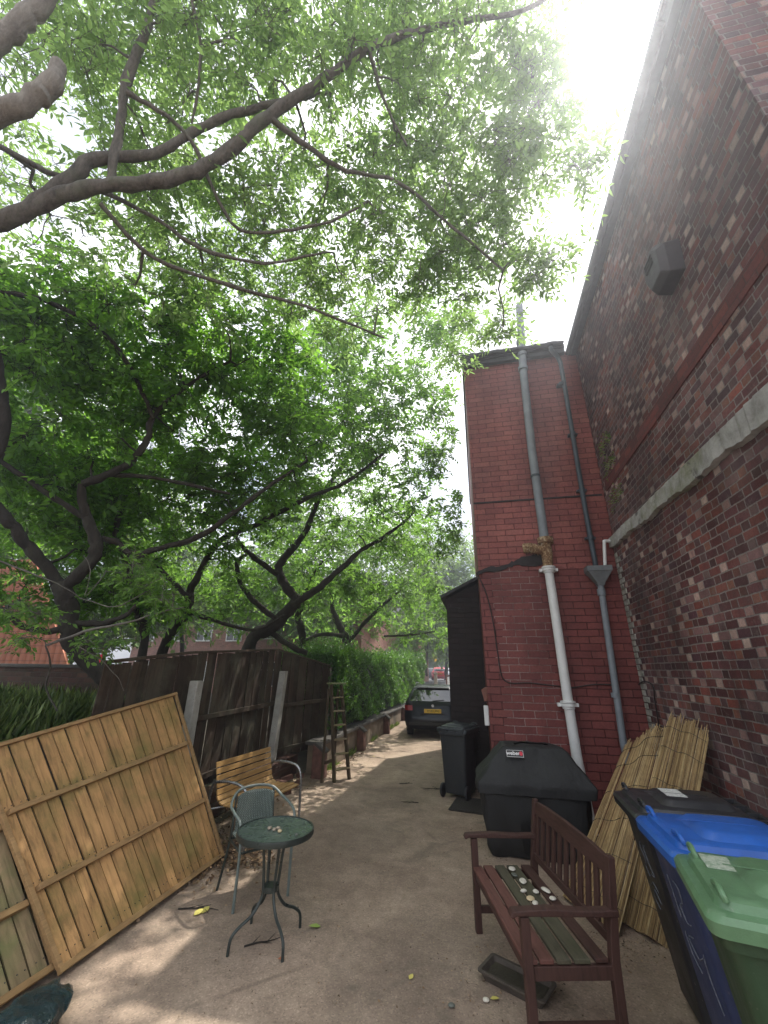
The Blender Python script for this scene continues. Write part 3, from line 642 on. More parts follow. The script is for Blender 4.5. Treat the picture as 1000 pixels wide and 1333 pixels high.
def make_tree(name, label, cat, limbs, blobs, leafmat_, bark, leaf=(0.08, 0.03), dens=1.0, dshift=0.0, per_spray=11, sprays=10, spray_len=0.36, cr=0.26, group=None, ground=True, twig=0.004, node_r=0.008, droop=0.25, clipf=None, bark2=None):
    """limbs: list of (points[(px,py,depth)], radii in metres) ; blobs: (px,py,depth,rx,ry,rd,count)"""
    first = at_depth(*limbs[0][0][0]) if limbs else None
    base = Vector((first.x, first.y, 0)) if limbs else Vector((0, 0, 0))
    root = thing(name, label, cat, base, group=group)
    off = np.array(base)
    tb = MB(); tb2 = MB(); nodes = []; rads = []
    for li, (P, rr) in enumerate(limbs):
        W3 = [at_depth(*p) for p in P]
        if li == 0 and ground: 
            g = W3[0].copy(); g.z = -0.1; W3 = [g] + W3; rr = [rr[0] * 1.25] + list(rr)
        pts = smooth_path(W3, 5); r = np.interp(np.linspace(0, len(rr) - 1, len(pts)), range(len(rr)), rr)
        wob = [Vector(RNG.normal(size=3)) * float(ri) * 0.07 for ri in r]
        pts = [p + (w if 0 < i < len(pts) - 1 else Vector((0, 0, 0))) for i, (p, w) in enumerate(zip(pts, wob))]
        T = tb2 if (bark2 and li in bark2[1]) else tb
        T.tube([p - base for p in pts], [float(x) * (0.64 if bark2 else 0.60) * (1 + 0.07 * math.sin(k_ * 1.9 + li) + 0.05 * math.sin(k_ * 0.8 + 2 * li)) for k_, x in enumerate(r)], 12)
        for p, x in zip(pts, r): 
            if p.z > 1.6: nodes.append(np.array(p)); rads.append(x)
    C = []
    for (px, py, d, rx, ry, rd, cnt) in blobs:
        cnt = max(2, int(cnt * dens)); d += dshift
        v = rand_unit(cnt) * (RNG.random(cnt) ** (1 / 2.4))[:, None]
        for q in v:
            dd = max(1.8, d + q[2] * rd)
            C.append(np.array(at_depth(px + q[0] * rx, py + q[1] * ry, dd)))
    C = np.array(C); C = C[~inside_solid(C)]
    if clipf is not None: C = C[clipf(C)]
    h_ = (C[:, 2] - 0.8) / SUN.z; lx = C[:, 0] - SUN.x * h_; ly = C[:, 1] - SUN.y * h_
    C = C[~((lx > -4.4) & (lx < -1.4) & (ly > 1.5) & (ly < 9.5) & (C[:, 2] > 2.5) & (RNG.random(len(C)) < 0.32))]      # clusters thinned along the sun's path so dapples reach panel and fence
    C = C[C[:, 2] > 1.5]
    nod = np.array(nodes); dist = np.array([np.min(np.linalg.norm(nod - c, axis=1)) for c in C])
    br = MB()
    for i in np.argsort(dist):
        c = C[i]; dd = np.linalg.norm(nod - c, axis=1); j = int(np.argmin(dd)); a = nod[j]; L = dd[j]
        if L < 0.05: continue
        m1 = a + (c - a) * 0.35 + np.array([0, 0, 0.10 * L]) + RNG.normal(size=3) * 0.07 * L
        m2 = a + (c - a) * 0.70 + np.array([0, 0, 0.10 * L]) + RNG.normal(size=3) * 0.07 * L
        r1 = min(rads[j] * 0.7, node_r * (0.8 + L * 0.9)); r2 = max(twig, r1 * 0.45)
        rr = [r1, r1 * 0.8 + r2 * 0.2, (r1 + r2) / 2, r2]; pp = [a, m1, m2, c]
        br.tube([Vector(p - off) for p in pp], [float(x) for x in rr], 5, cap=False)
        nod = np.vstack([nod, [m1, m2, c]]); rads += [rr[1], rr[2], rr[3]]
    # sprays
    nS = len(C) * sprays
    O = np.repeat(C, sprays, axis=0); A = rand_unit(nS); A[:, 2] = A[:, 2] * 0.55 - droop * 0.5; A /= np.linalg.norm(A, axis=1)[:, None]
    O = O + rand_unit(nS) * (RNG.random(nS) * cr)[:, None] * 0.8
    S_len = spray_len * (0.6 + 0.7 * RNG.random(nS))
    E_ = O + A * S_len[:, None] - np.array([0, 0, 1]) * (droop * S_len * 0.4)[:, None]
    keep = ~(inside_solid(E_) | inside_solid(O)); O, A, S_len, E_ = O[keep], A[keep], S_len[keep], E_[keep]; nS = len(O)
    CC = np.repeat(C, sprays, axis=0)[keep]
    # twigs
    for k in range(nS):
        mid = (O[k] + E_[k]) / 2 + np.array([0, 0, 0.03])
        br.tube([Vector(CC[k] - off), Vector(O[k] - off), Vector(mid - off), Vector(E_[k] - off)], [twig, twig * 0.9, twig * 0.6, twig * 0.35], 3, cap=False)
    K = per_spray; t = (np.arange(K) + 1) / K
    T_ = np.tile(t, nS); side = np.tile(np.where(np.arange(K) % 2, 1.0, -1.0), nS); side[K - 1::K] = 0.0
    Or = np.repeat(O, K, axis=0); Er = np.repeat(E_, K, axis=0); Ar = np.repeat(A, K, axis=0)
    P = Or + (Er - Or) * (0.12 + 0.88 * T_)[:, None]
    up = np.tile(np.array([0, 0, 1.0]), (nS, 1)) + RNG.normal(size=(nS, 3)) * 0.45; Up = np.repeat(up, K, axis=0)
    Sd = np.cross(Ar, Up); Sd /= (np.linalg.norm(Sd, axis=1)[:, None] + 1e-9)
    D = Ar * 0.65 + Sd * side[:, None] * 0.9 + RNG.normal(size=P.shape) * 0.22; D[:, 2] -= 0.18
    N_ = Up + RNG.normal(size=P.shape) * 0.35
    n = len(P); L = leaf[0] * (0.5 + 0.85 * RNG.random(n)); Wd = L * (leaf[1] / leaf[0]) * (0.85 + 0.3 * RNG.random(n))
    from mathutils import noise as mnz
    for bb_ in (tb, tb2):
        bb_.v = [tuple(Vector(v) + mnz.noise_vector(Vector(v) * 9.0) * 0.012) for v in bb_.v]
    tb.build('trunk', bark, root, smooth=True)
    if tb2.v: tb2.build('lopped_limb', bark2[0], root, smooth=True)
    br.build('branches', bark, root)
    leaves_mesh('crown', P - off, D, N_, L, Wd, leafmat_, root)
    print(name, 'clusters', len(C), 'leaves', n)
    return root
# ------------------------------------------------------------------ trees
def L_(pts, d, rpx):   # pixel polyline at a depth range, radii in pixels -> metres
    ds = np.linspace(d[0], d[1], len(pts)) if isinstance(d, tuple) else [d] * len(pts)
    rp = np.interp(np.linspace(0, 1, len(pts)), np.linspace(0, 1, len(rpx)), rpx)
    return [(p[0], p[1], float(q)) for p, q in zip(pts, ds)], [float(r / FPX * q) for r, q in zip(rp, ds)]
T1 = [L_([(-330,560),(-240,420),(-150,330),(0,287),(80,255),(150,241),(230,232),(290,203),(350,150),(410,112),(480,62),(550,38),(620,25),(700,5),(790,-60)], (3.0,4.7), [30,24,20,17,14,13,13,12,11,9,8,6,5,4,3]),
      L_([(25,282),(90,232),(125,206),(200,200),(250,172),(300,150),(370,132),(430,120)], (3.4,4.3), [14,13,12,9,8,8,6,3]),
      L_([(143,240),(155,170),(165,105),(190,40),(200,0),(225,-90)], (3.62,4.1), [9,8,9,8,7,6]),
      L_([(-200,230),(-80,168),(0,146),(45,128),(70,105),(77,86)], (2.9,3.2), [24,22,20,19,17,13]),
      L_([(-180,190),(-60,92),(0,52),(30,26),(56,0),(90,-60)], (2.9,3.3), [22,20,19,18,17,14]),
      L_([(0,190),(60,222),(110,240),(200,282),(260,322),(345,342),(420,328)], (3.6,4.3), [6,5,5,4,4,3,2]),
      L_([(165,120),(215,150),(250,185),(272,235),(310,298),(370,300),(430,288),(480,262)], (3.7,4.4), [5,4,4,4,3,3,3,2]),
      L_([(350,152),(400,190),(450,222),(520,238),(590,296),(655,352)], (3.98,4.7), [6,5,4,3,3,2]),
      L_([(130,265),(200,335),(300,372),(400,400),(500,440)], (3.6,4.9), [5,4,4,3,2]),
      L_([(480,62),(500,130),(530,190)], (4.2,4.4), [4,3,2]),
      L_([(250,0),(262,60),(258,110),(250,160)], (3.9,4.0), [3,3,3,2])]
B1 = [(60,60,4.1,170,120,0.9,50),(250,60,4.2,160,120,0.9,60),(420,60,4.3,150,110,0.9,62),(590,70,4.5,130,120,0.8,60),(690,110,4.5,75,100,0.5,30),
      (740,215,3.9,45,22,0.2,7),(660,190,4.3,60,60,0.4,14),(110,230,4.3,160,110,0.9,40),(300,230,4.5,170,120,0.9,60),(480,250,4.7,140,110,0.8,62),(610,230,4.7,100,90,0.6,36),
      (690,345,4.3,42,36,0.3,12),(650,420,4.9,30,25,0.3,5),(600,430,5.6,40,50,0.4,12),(580,340,5.0,90,70,0.6,32),(200,350,4.7,190,80,0.8,46),(420,370,5.0,150,70,0.8,46),(640,290,4.8,50,60,0.4,14),(560,-60,4.6,260,90,0.9,50),(200,-60,4.2,260,90,0.9,40)]
make_tree('ash_tree', 'large ash whose grey limbs and leaflets arch over the top of the yard', 'tree', T1, B1, M['leaf_a'], M['bark_grey'], (0.085, 0.030), 0.86, 0.45, 11, 8, 0.36, 0.22, node_r=0.013, bark2=(M['bark_pale'], (3, 4)))

T2 = [L_([(150,905),(138,880),(100,842),(91,817),(86,786),(80,763)], (5.0,5.0), [20,19,19,19,18,18]),
      L_([(80,765),(52,729),(26,700),(0,665),(-60,600)], (5.0,4.6), [13,12,12,12,10]),
      L_([(82,768),(109,742),(126,718),(119,690),(109,660),(106,630)], (5.0,5.1), [12,12,13,12,9,8]),
      L_([(108,630),(144,616),(172,600),(192,572),(196,548),(212,528),(250,498),(300,470)], (5.1,5.6), [8,8,8,7,6,5,4,3]),
      L_([(112,675),(100,668),(52,636),(12,608),(-40,570)], (5.1,4.8), [6,6,6,5,4]),
      L_([(118,700),(150,705),(175,725),(200,716),(256,700),(304,668),(345,636),(400,600)], (5.1,6.0), [8,6,6,6,6,5,4,3]),
      L_([(140,618),(200,622),(250,632),(300,642)], (5.2,5.6), [5,4,4,3]),
      L_([(88,815),(60,822),(30,815),(0,790)], (5.0,4.7), [8,7,6,4]),
      L_([(90,810),(130,812),(165,800),(180,785)], (5.0,5.0), [6,7,5,3]),
      L_([(0,380),(60,392),(130,430),(170,480),(200,545)], (4.6,5.3), [5,5,5,5,4]),
      L_([(-20,640),(5,560),(0,500),(-10,440)], (4.4,4.4), [9,10,11,10])]
B2 = [(120,770,5.9,70,30,0.5,14),(215,790,6.2,50,22,0.4,8),(30,610,6.0,70,70,0.6,24),(40,430,5.0,110,90,0.8,48),(200,450,5.6,140,90,0.9,72),(330,450,6.0,110,90,0.8,46),(60,560,5.4,120,110,0.9,60),(220,570,6.2,140,110,0.9,80),(360,560,6.3,90,90,0.8,40),
      (90,680,6.2,120,90,0.9,54),(240,660,6.6,130,80,0.9,54),(0,750,5.6,60,70,0.5,16),(50,370,4.9,120,60,0.7,24)]
make_tree('cherry_tree', 'dark forked cherry tree leaning out from behind the left end of the fence', 'tree', T2, B2, M['leaf_b'], M['bark'], (0.098, 0.045), 1.0, 0.2, 9, 10, 0.36, 0.26, node_r=0.014)
T3 = [L_([(186,850),(180,800),(172,768),(168,735),(150,700),(165,640)], (6.2,6.4), [9,9,9,7,6,4])]
B3 = [(150,640,7.0,110,90,0.8,36),(60,640,7.2,90,110,0.8,30),(150,760,6.6,70,40,0.5,10)]
make_tree('cherry_tree', 'slim upright dark trunk just behind the fence, second from the left', 'tree', T3, B3, M['leaf_c'], M['bark'], (0.095, 0.043), 0.9, 0.1, 9, 9, 0.36, 0.26, group='cherry trees behind the fence')
T4 = [L_([(212,850),(238,803),(247,780),(250,765),(285,705),(332,684),(400,648),(450,628),(500,590)], (7.0,8.0), [11,10,9,8,6,6,5,4,3]),
      L_([(246,778),(224,757),(200,730)], (7.0,7.0), [6,5,3]), L_([(243,796),(280,808),(332,820),(370,800)], (7.0,7.6), [5,4,3,2])]
B4 = [(270,760,8.6,90,30,0.8,16),(360,770,9.2,70,30,0.8,12),(320,620,8.0,110,80,1.0,56),(450,570,8.0,90,80,1.0,46),(230,720,7.8,90,45,0.8,24),(400,680,8.6,80,50,0.8,26)]
make_tree('cherry_tree', 'slanting cherry trunk behind the fence between the two concrete posts', 'tree', T4, B4, M['leaf_c'], M['bark'], (0.10, 0.046), 0.9, 0.1, 9, 9, 0.38, 0.28, node_r=0.014, group='cherry trees behind the fence')
T5 = [L_([(322,846),(356,814),(380,790),(386,782),(374,765),(363,738),(386,709),(402,684),(415,650),(450,600)], (8.6,9.2), [14,14,13,12,10,9,7,6,5,3]),
      L_([(362,748),(338,731),(320,716),(300,690)], (8.6,8.4), [6,6,5,3]),
      L_([(382,788),(417,763),(446,738),(471,716),(505,696),(535,672)], (8.6,9.5), [8,7,6,5,4,2]),
      L_([(360,806),(330,782),(313,758),(309,731),(322,722)], (8.6,8.4), [6,6,5,5,3]), L_([(352,822),(380,842),(400,850)], (8.7,8.7), [6,6,5])]
B5 = [(500,660,9.4,60,60,0.8,24),(570,560,9.4,40,60,0.8,16),(300,790,9.5,60,30,0.6,12),(450,770,10,60,30,0.8,14),(600,500,8.6,22,50,0.6,10),(600,640,9.2,20,60,0.6,10),(450,470,9.0,110,90,1.2,80),(550,500,9.2,70,90,1.0,48),(480,600,9.6,110,90,1.2,76),(580,610,9.8,45,90,0.8,30),(380,500,9.4,100,80,1.0,50),(560,720,10.5,55,70,1.0,26),(440,720,10.0,80,50,1.0,26),(575,420,8.6,50,45,0.6,16),(320,740,10,70,50,0.8,16)]
make_tree('cherry_tree', 'thick bent cherry trunk behind the right half of the fence', 'tree', T5, B5, M['leaf_c'], M['bark'], (0.11, 0.05), 0.85, 0.1, 9, 10, 0.42, 0.34, node_r=0.015, group='cherry trees behind the fence')
T6 = [L_([(394,850),(392,820),(388,800),(396,778),(404,756),(420,730)], (10.5,10.8), [8,8,7,6,4,3])]
B6 = [(400,740,11.5,70,60,1.2,24),(470,680,12,70,60,1.2,30)]
make_tree('cherry_tree', 'short dark trunk at the right end of the fence where the hedge begins', 'tree', T6, B6, M['leaf_c'], M['bark'], (0.12, 0.055), 1.0, 0, 9, 9, 0.45, 0.36, group='cherry trees behind the fence')
T7 = [L_([(455,862),(450,832),(440,812),(434,795),(430,770)], (13,13.4), [9,8,7,5,3]), L_([(448,828),(420,826),(390,835)], (13,12.6), [5,4,3]), L_([(452,838),(485,800),(520,770)], (13,14), [4,4,3]),
      L_([(500,828),(540,826),(566,822)], (13.5,14), [2,2,1])]
B7 = [(430,790,14,70,45,1.5,26),(520,780,14.5,60,55,1.5,32),(570,800,15,26,45,1.2,10),(530,700,14,70,50,1.5,30)]
make_tree('cherry_tree', 'low spreading tree rising behind the hedge', 'tree', T7, B7, M['leaf_c'], M['bark'], (0.13, 0.06), 1.0, 0, 9, 9, 0.5, 0.4, group='cherry trees behind the fence')
# street and garden trees farther off
def far_tree(label, px, base_py, d, trunk_px, blobs, leaf, n=9):
    make_tree('street_tree', label, 'tree', [L_([(px, base_py), (px - 1, base_py - 12), (px + 1, base_py - 40), (px, base_py - 90)], (d, d), [trunk_px, trunk_px, trunk_px * .7, trunk_px * .3])], blobs, M['leaf_far'], M['bark'], leaf, 1.0, 0, 7, n, leaf[0] * 4.5, leaf[0] * 4, group='street trees in the distance', ground=False, twig=0.012, node_r=0.03)
far_tree('street tree whose trunk shows just right of the red car', 582, 884, 44, 4, [(575,835,44,30,22,3,30),(590,800,44,40,30,3,40),(560,800,44,30,30,3,24)], (0.35,0.20))
far_tree('pale leafy street tree above the end of the hedge', 556, 880, 36, 2.5, [(545,820,36,30,30,3,34),(560,760,36,45,40,3,50),(600,740,36,30,50,3,30)], (0.34,0.20))
far_tree('tall garden tree far behind the hedge', 480, 880, 26, 4, [(470,790,26,70,40,3,50),(510,730,26,70,50,3,60)], (0.26,0.15))
far_tree('garden tree far behind the right half of the fence', 330, 880, 24, 5, [(330,790,22,90,28,1.5,44),(420,800,22,60,24,1.5,26),(330,760,24,90,40,2,50),(390,700,24,90,60,2,60)], (0.26,0.15))
far_tree('garden tree by the terrace windows behind the fence', 236, 880, 20, 6, [(190,800,18,90,26,1.5,50),(110,790,17,60,50,1.5,34),(200,740,20,110,70,2,100),(160,640,20,120,80,2,80)], (0.22,0.12))
far_tree('dense garden tree beyond the orange roof', 70, 880, 19, 8, [(110,830,16,40,22,1,18),(30,690,16,80,30,1.5,24),(60,640,19,120,110,2,150),(-20,520,18,90,110,2,80),(120,520,19,120,110,2,90)], (0.25,0.14))
far_tree('distant tree at the end of the street', 604, 880, 80, 2, [(570,845,80,26,18,5,40),(545,850,80,30,22,5,40),(590,850,80,20,12,4,20)], (0.7,0.4))

# small branch with leaves reaching over the panel (front left)
T8 = [L_([(-30,720),(30,742),(75,760),(105,778)], (3.9,4.2), [2,1.6,1.2,1]), L_([(105,778),(150,790),(190,770)], (4.2,4.3), [1.4,1.2,1]), L_([(60,840),(110,822),(160,812),(200,800),(240,790)], (4.1,4.3), [3,3,2.4,1.8,1]), L_([(100,840),(128,856),(152,880),(162,900)], (4.1,4.2), [0.9,0.8,0.7,0.6]), L_([(110,776),(118,742),(108,722)], (4.1,4.2), [0.9,0.8,0.6]), L_([(112,776),(130,756),(138,742)], (4.1,4.2), [0.9,0.8,0.6])]
B8 = [(175,740,4.3,45,30,0.3,9),(215,770,4.4,35,30,0.3,7),(50,795,4.2,50,25,0.3,7),(140,835,4.3,40,14,0.2,4),(20,820,4.1,30,20,0.2,3)]
make_tree('elder_shrub', 'scrubby shrub with pale bare twigs by the left end of the fence', 'shrub', [L_([(75,925),(60,895),(66,868),(60,842)], (4.5,4.15), [2,1.8,1.8,1.5])] + T8, B8, M['leaf_c'], M['bark_grey'], (0.06, 0.026), 1.0, 0, 9, 7, 0.22, 0.16, twig=0.003, node_r=0.005, ground=False)

# hedge --------------------------------------------------------------
hedge = thing('privet_hedge', 'clipped green privet hedge standing over the low wall', 'hedge', (-3.8, 16, 0.6))
def hprof(y):
    top = 2.26 + 0.10 * math.sin(y * 1.3) + 0.06 * math.sin(y * 3.7); return top + max(0, (y - 16)) * 0.045
b = MB(); Y = np.linspace(9.5, 25.5, 40); k = 0
for y in Y:
    t_ = hprof(y); dx = 0.06 * math.sin(y * 2.1)
    b.v += [(-3.36 + dx + 3.8, y - 16, -0.02), (-3.28 + dx + 3.8, y - 16, 0.5), (-3.34 + dx + 3.8, y - 16, t_ - 0.85), (-3.6 + 3.8, y - 16, t_ - 0.72), (-4.6 + 3.8, y - 16, t_ - 0.75), (-4.8 + 3.8, y - 16, -0.02)]
for i in range(len(Y) - 1):
    for k in range(5): a = i * 6 + k; b.f.append((a, a + 1, a + 7, a + 6))
b.f.append((0, 1, 2, 3, 4, 5)); b.f.append(tuple(len(b.v) - 6 + i for i in range(6)))
b.build('dark_core', M['hedge_core'], hedge)  # solid core behind the leaves, interior shade put into its dark colour
n = 52000; yy = 9.4 + (RNG.random(n) ** 1.45) * 16.2; tops = np.array([hprof(y) for y in yy])
which = RNG.random(n); P = np.zeros((n, 3)); Nn = np.zeros((n, 3))
lump = 0.04 * np.sin(yy * 5.3) + 0.03 * np.sin(yy * 11.7)
face = which < 0.66
z = 0.68 + RNG.random(n) * (tops - 0.68); bul = 0.08 * np.sin((z - 0.6) * 3.0 + yy * 1.1) + 0.05 * np.sin(z * 9 + yy * 4) + 0.05 * np.sin(z * 14 - yy * 7.3)
P[:, 0] = np.where(face, -3.20 + bul + lump * 0.7 - RNG.random(n) ** 2 * 0.16, -3.16 - RNG.random(n) * 1.5)
P[:, 2] = np.where(face, z, tops + lump + RNG.normal(size=n) * 0.05 + (RNG.random(n) ** 8) * 0.30)
P[:, 1] = yy; endm = which > 0.96
P[endm, 1] = 9.4 + RNG.random(endm.sum()) * 0.12; P[endm, 0] = -3.2 - RNG.random(endm.sum()) * 1.4; P[endm, 2] = 0.9 + RNG.random(endm.sum()) * 1.4
Nn[face] = (1, 0, 0.5); Nn[~face] = (0.1, 0, 1); Nn += RNG.normal(size=(n, 3)) * 0.55
D = RNG.normal(size=(n, 3)) * 0.8 + np.array([0.3, 0, 0.6]); sc = 1 + np.clip((yy - 12) / 14, 0, 1) * 0.9
L = (0.045 + 0.03 * RNG.random(n)) * sc
leaves_mesh('foliage', P - np.array([-3.8, 16, 0.6]), D, Nn, L, L * 0.5, M['leaf_hedge'], hedge)

# long grass on the bank --------------------------------------------
n = 30000; gx = -4.22 - RNG.random(n) ** 1.2 * 4.5; gy = 1.6 + RNG.random(n) * 4.3
gz = np.interp(-gx, [4.12, 4.3, 4.8, 6.0, 9.0], [0.5, 0.85, 1.12, 1.22, 1.25]) - 0.03
Dg = np.stack([RNG.normal(size=n) * 0.35, RNG.normal(size=n) * 0.35, np.ones(n)], 1); Lg = 0.10 + RNG.random(n) ** 2 * 0.36
o = leaves_mesh('long_grass', np.stack([gx, gy, gz], 1), Dg, rand_unit(n), Lg, np.full(n, 0.0042), M['grass'], None, 0.1, 0.35)
tag(o, 'long unmown grass on the bank behind the leaning panel', 'grass', kind='stuff')
n = 900; gx = -3.1 - RNG.random(n) * 0.12; gy = RNG.choice([9.2, 10.6, 12.9, 15.5, 16.4], n) + RNG.normal(size=n) * 0.14
Dg = np.stack([RNG.normal(size=n) * 0.5 + .2, RNG.normal(size=n) * 0.5, np.ones(n)], 1); Lg = 0.05 + RNG.random(n) * 0.14
tag(leaves_mesh('weeds', np.stack([gx, gy, np.zeros(n)], 1), Dg, rand_unit(n), Lg, np.full(n, 0.014), M['grass'], None, 0.1, 0.3), 'weeds growing along the foot of the low wall', 'weeds', kind='stuff')
n = 240; t_ = RNG.random(n); yy = YR - 0.25 - RNG.random(n) * 0.55
zc = RNG.choice([4.35, 4.9, 5.25], n) + RNG.normal(size=n) * 0.07
Dg = np.stack([-0.8 + RNG.normal(size=n) * 0.3, RNG.normal(size=n) * 0.5, RNG.normal(size=n) * 0.5], 1)
tag(leaves_mesh('wall_ferns', np.stack([np.full(n, XW - 0.005), yy, zc], 1), Dg, rand_unit(n), 0.03 + RNG.random(n) * 0.05, np.full(n, 0.014), M['grass'], None), 'small ferns rooted in the brick joints near the corner', 'ferns', kind='stuff')
# ------------------------------------------------------------------ buildings beyond
t = NT('window_glass'); t.col((0.03, 0.035, 0.04)); t.rough(0.06); t.spec(0.9); M['glass'] = t.m
gh = thing('tiled_outbuilding', 'low building with bright orange tiled roof seen through the tree at the left', 'building')
A = at_depth(90, 869, 11.0); Bq = at_depth(-260, 900, 11.0); zE = A.z
x1, x0, y0 = A.x, A.x - 9, A.y
Rp = at_depth(46, 728, 12.4); Bp = at_depth(84, 872, 13.2)
b = MB(); b.box(x0 + .3, x1 - .25, y0 + .25, y0 + 2.0, 0.9, zE - 0.02); b.build('wall', M['garden_brick'], gh)
b = MB(); b.quad((x0, y0, zE), (x1, y0, zE), tuple(Rp), (x0, Rp.y, Rp.z)); b.quad((x1, y0, zE), tuple(Bp), tuple(Rp))
tt = NT('orange_tiles'); X, Y, Z = tt.sep()
fx = tt.math('FRACT', tt.math('DIVIDE', X, 0.24)); fz = tt.math('FRACT', tt.math('DIVIDE', Z, 0.20)); pr = tt.math('SINE', tt.math('MULTIPLY', fx, 3.1416))
cc = tt.ramp(tt.noise(2.5, 7, 0.7), [(0.3, (0.34, 0.12, 0.07)), (0.7, (0.55, 0.21, 0.115))]); cc = tt.mix(tt.ramp(fz, [(0.0, 0.8), (0.15, 0.0)]), cc, (0.12, 0.04, 0.025))
tt.col(cc); tt.rough(0.8); tt.bump(tt.math('ADD', pr, fz), 1.0, 0.06)
b.build('roof', tt.m, gh, solid=0.06)
gwl = thing('garden_wall', 'dark old brick garden wall behind the long grass', 'wall')
p0 = at_depth(-60, 878, 8.0); p1 = at_depth(120, 874, 7.6)
b = MB(); b.box(-16, -4.9, 6.0, 6.22, 0, 1.86); b.build('wall', M['garden_brick'], gwl)
b = MB(); b.box(-16, -4.88, 5.97, 6.25, 1.862, 1.92); b.build('coping', M['coping'], gwl, bevel=0.01)
def house_block(label, y, pxa, pxb, ztop, mat, group):
    a = on_y(pxa, 850, y).x; c = on_y(pxb, 850, y).x
    h = thing('terraced_house', label, 'house', (a, y, 0), group=group); w = c - a
    b = MB(); b.box(0, w, 0, 8, 0, ztop); b.build('wall', mat, h)
    b = MB(); b.prism([(-0.4, ztop), (4, ztop + 2.8), (8.4, ztop), (8.4, ztop - .12), (-0.4, ztop - .12)], 'x', -0.2, w + .2); b.build('roof', M['slate'], h)
    for fl, z in enumerate((0.9, 3.6)):
        k = max(2, int(w / 2.3))
        for i in range(k):
            x = (i + 0.5) * w / k - 0.6
            wf = MB(); wf.box(x, x + 1.2, -0.06, 0.05, z, z + 0.07); wf.box(x, x + 1.2, -0.06, 0.05, z + 1.33, z + 1.4); wf.box(x, x + .07, -0.06, 0.05, z + .07, z + 1.33); wf.box(x + 1.13, x + 1.2, -0.06, 0.05, z + .07, z + 1.33)
            wf.box(x + .56, x + .63, -0.055, 0.04, z + .07, z + 1.33); wf.box(x + .07, x + .56, -0.05, 0.03, z + .9, z + .95); wf.box(x + .63, x + 1.13, -0.05, 0.03, z + .9, z + .95)
            o = wf.build('window', M['white_paint'], h); g = MB(); g.box(x + .03, x + 1.17, -0.02, 0.01, z + .03, z + 1.37); g.build('pane', M['glass'], o)
    return h

house_block('pink brick house with white windows glimpsed over the right half of the fence', 24, 330, 470, 5.6, M['far_brick'], 'houses beyond the gardens')
house_block('pink brick house glimpsed over the left half of the fence', 26, 170, 322, 5.4, M['far_brick'], 'houses beyond the gardens')
house_block('brick house glimpsed above the hedge', 40, 440, 545, 6.5, M['far_brick'], 'houses beyond the gardens')

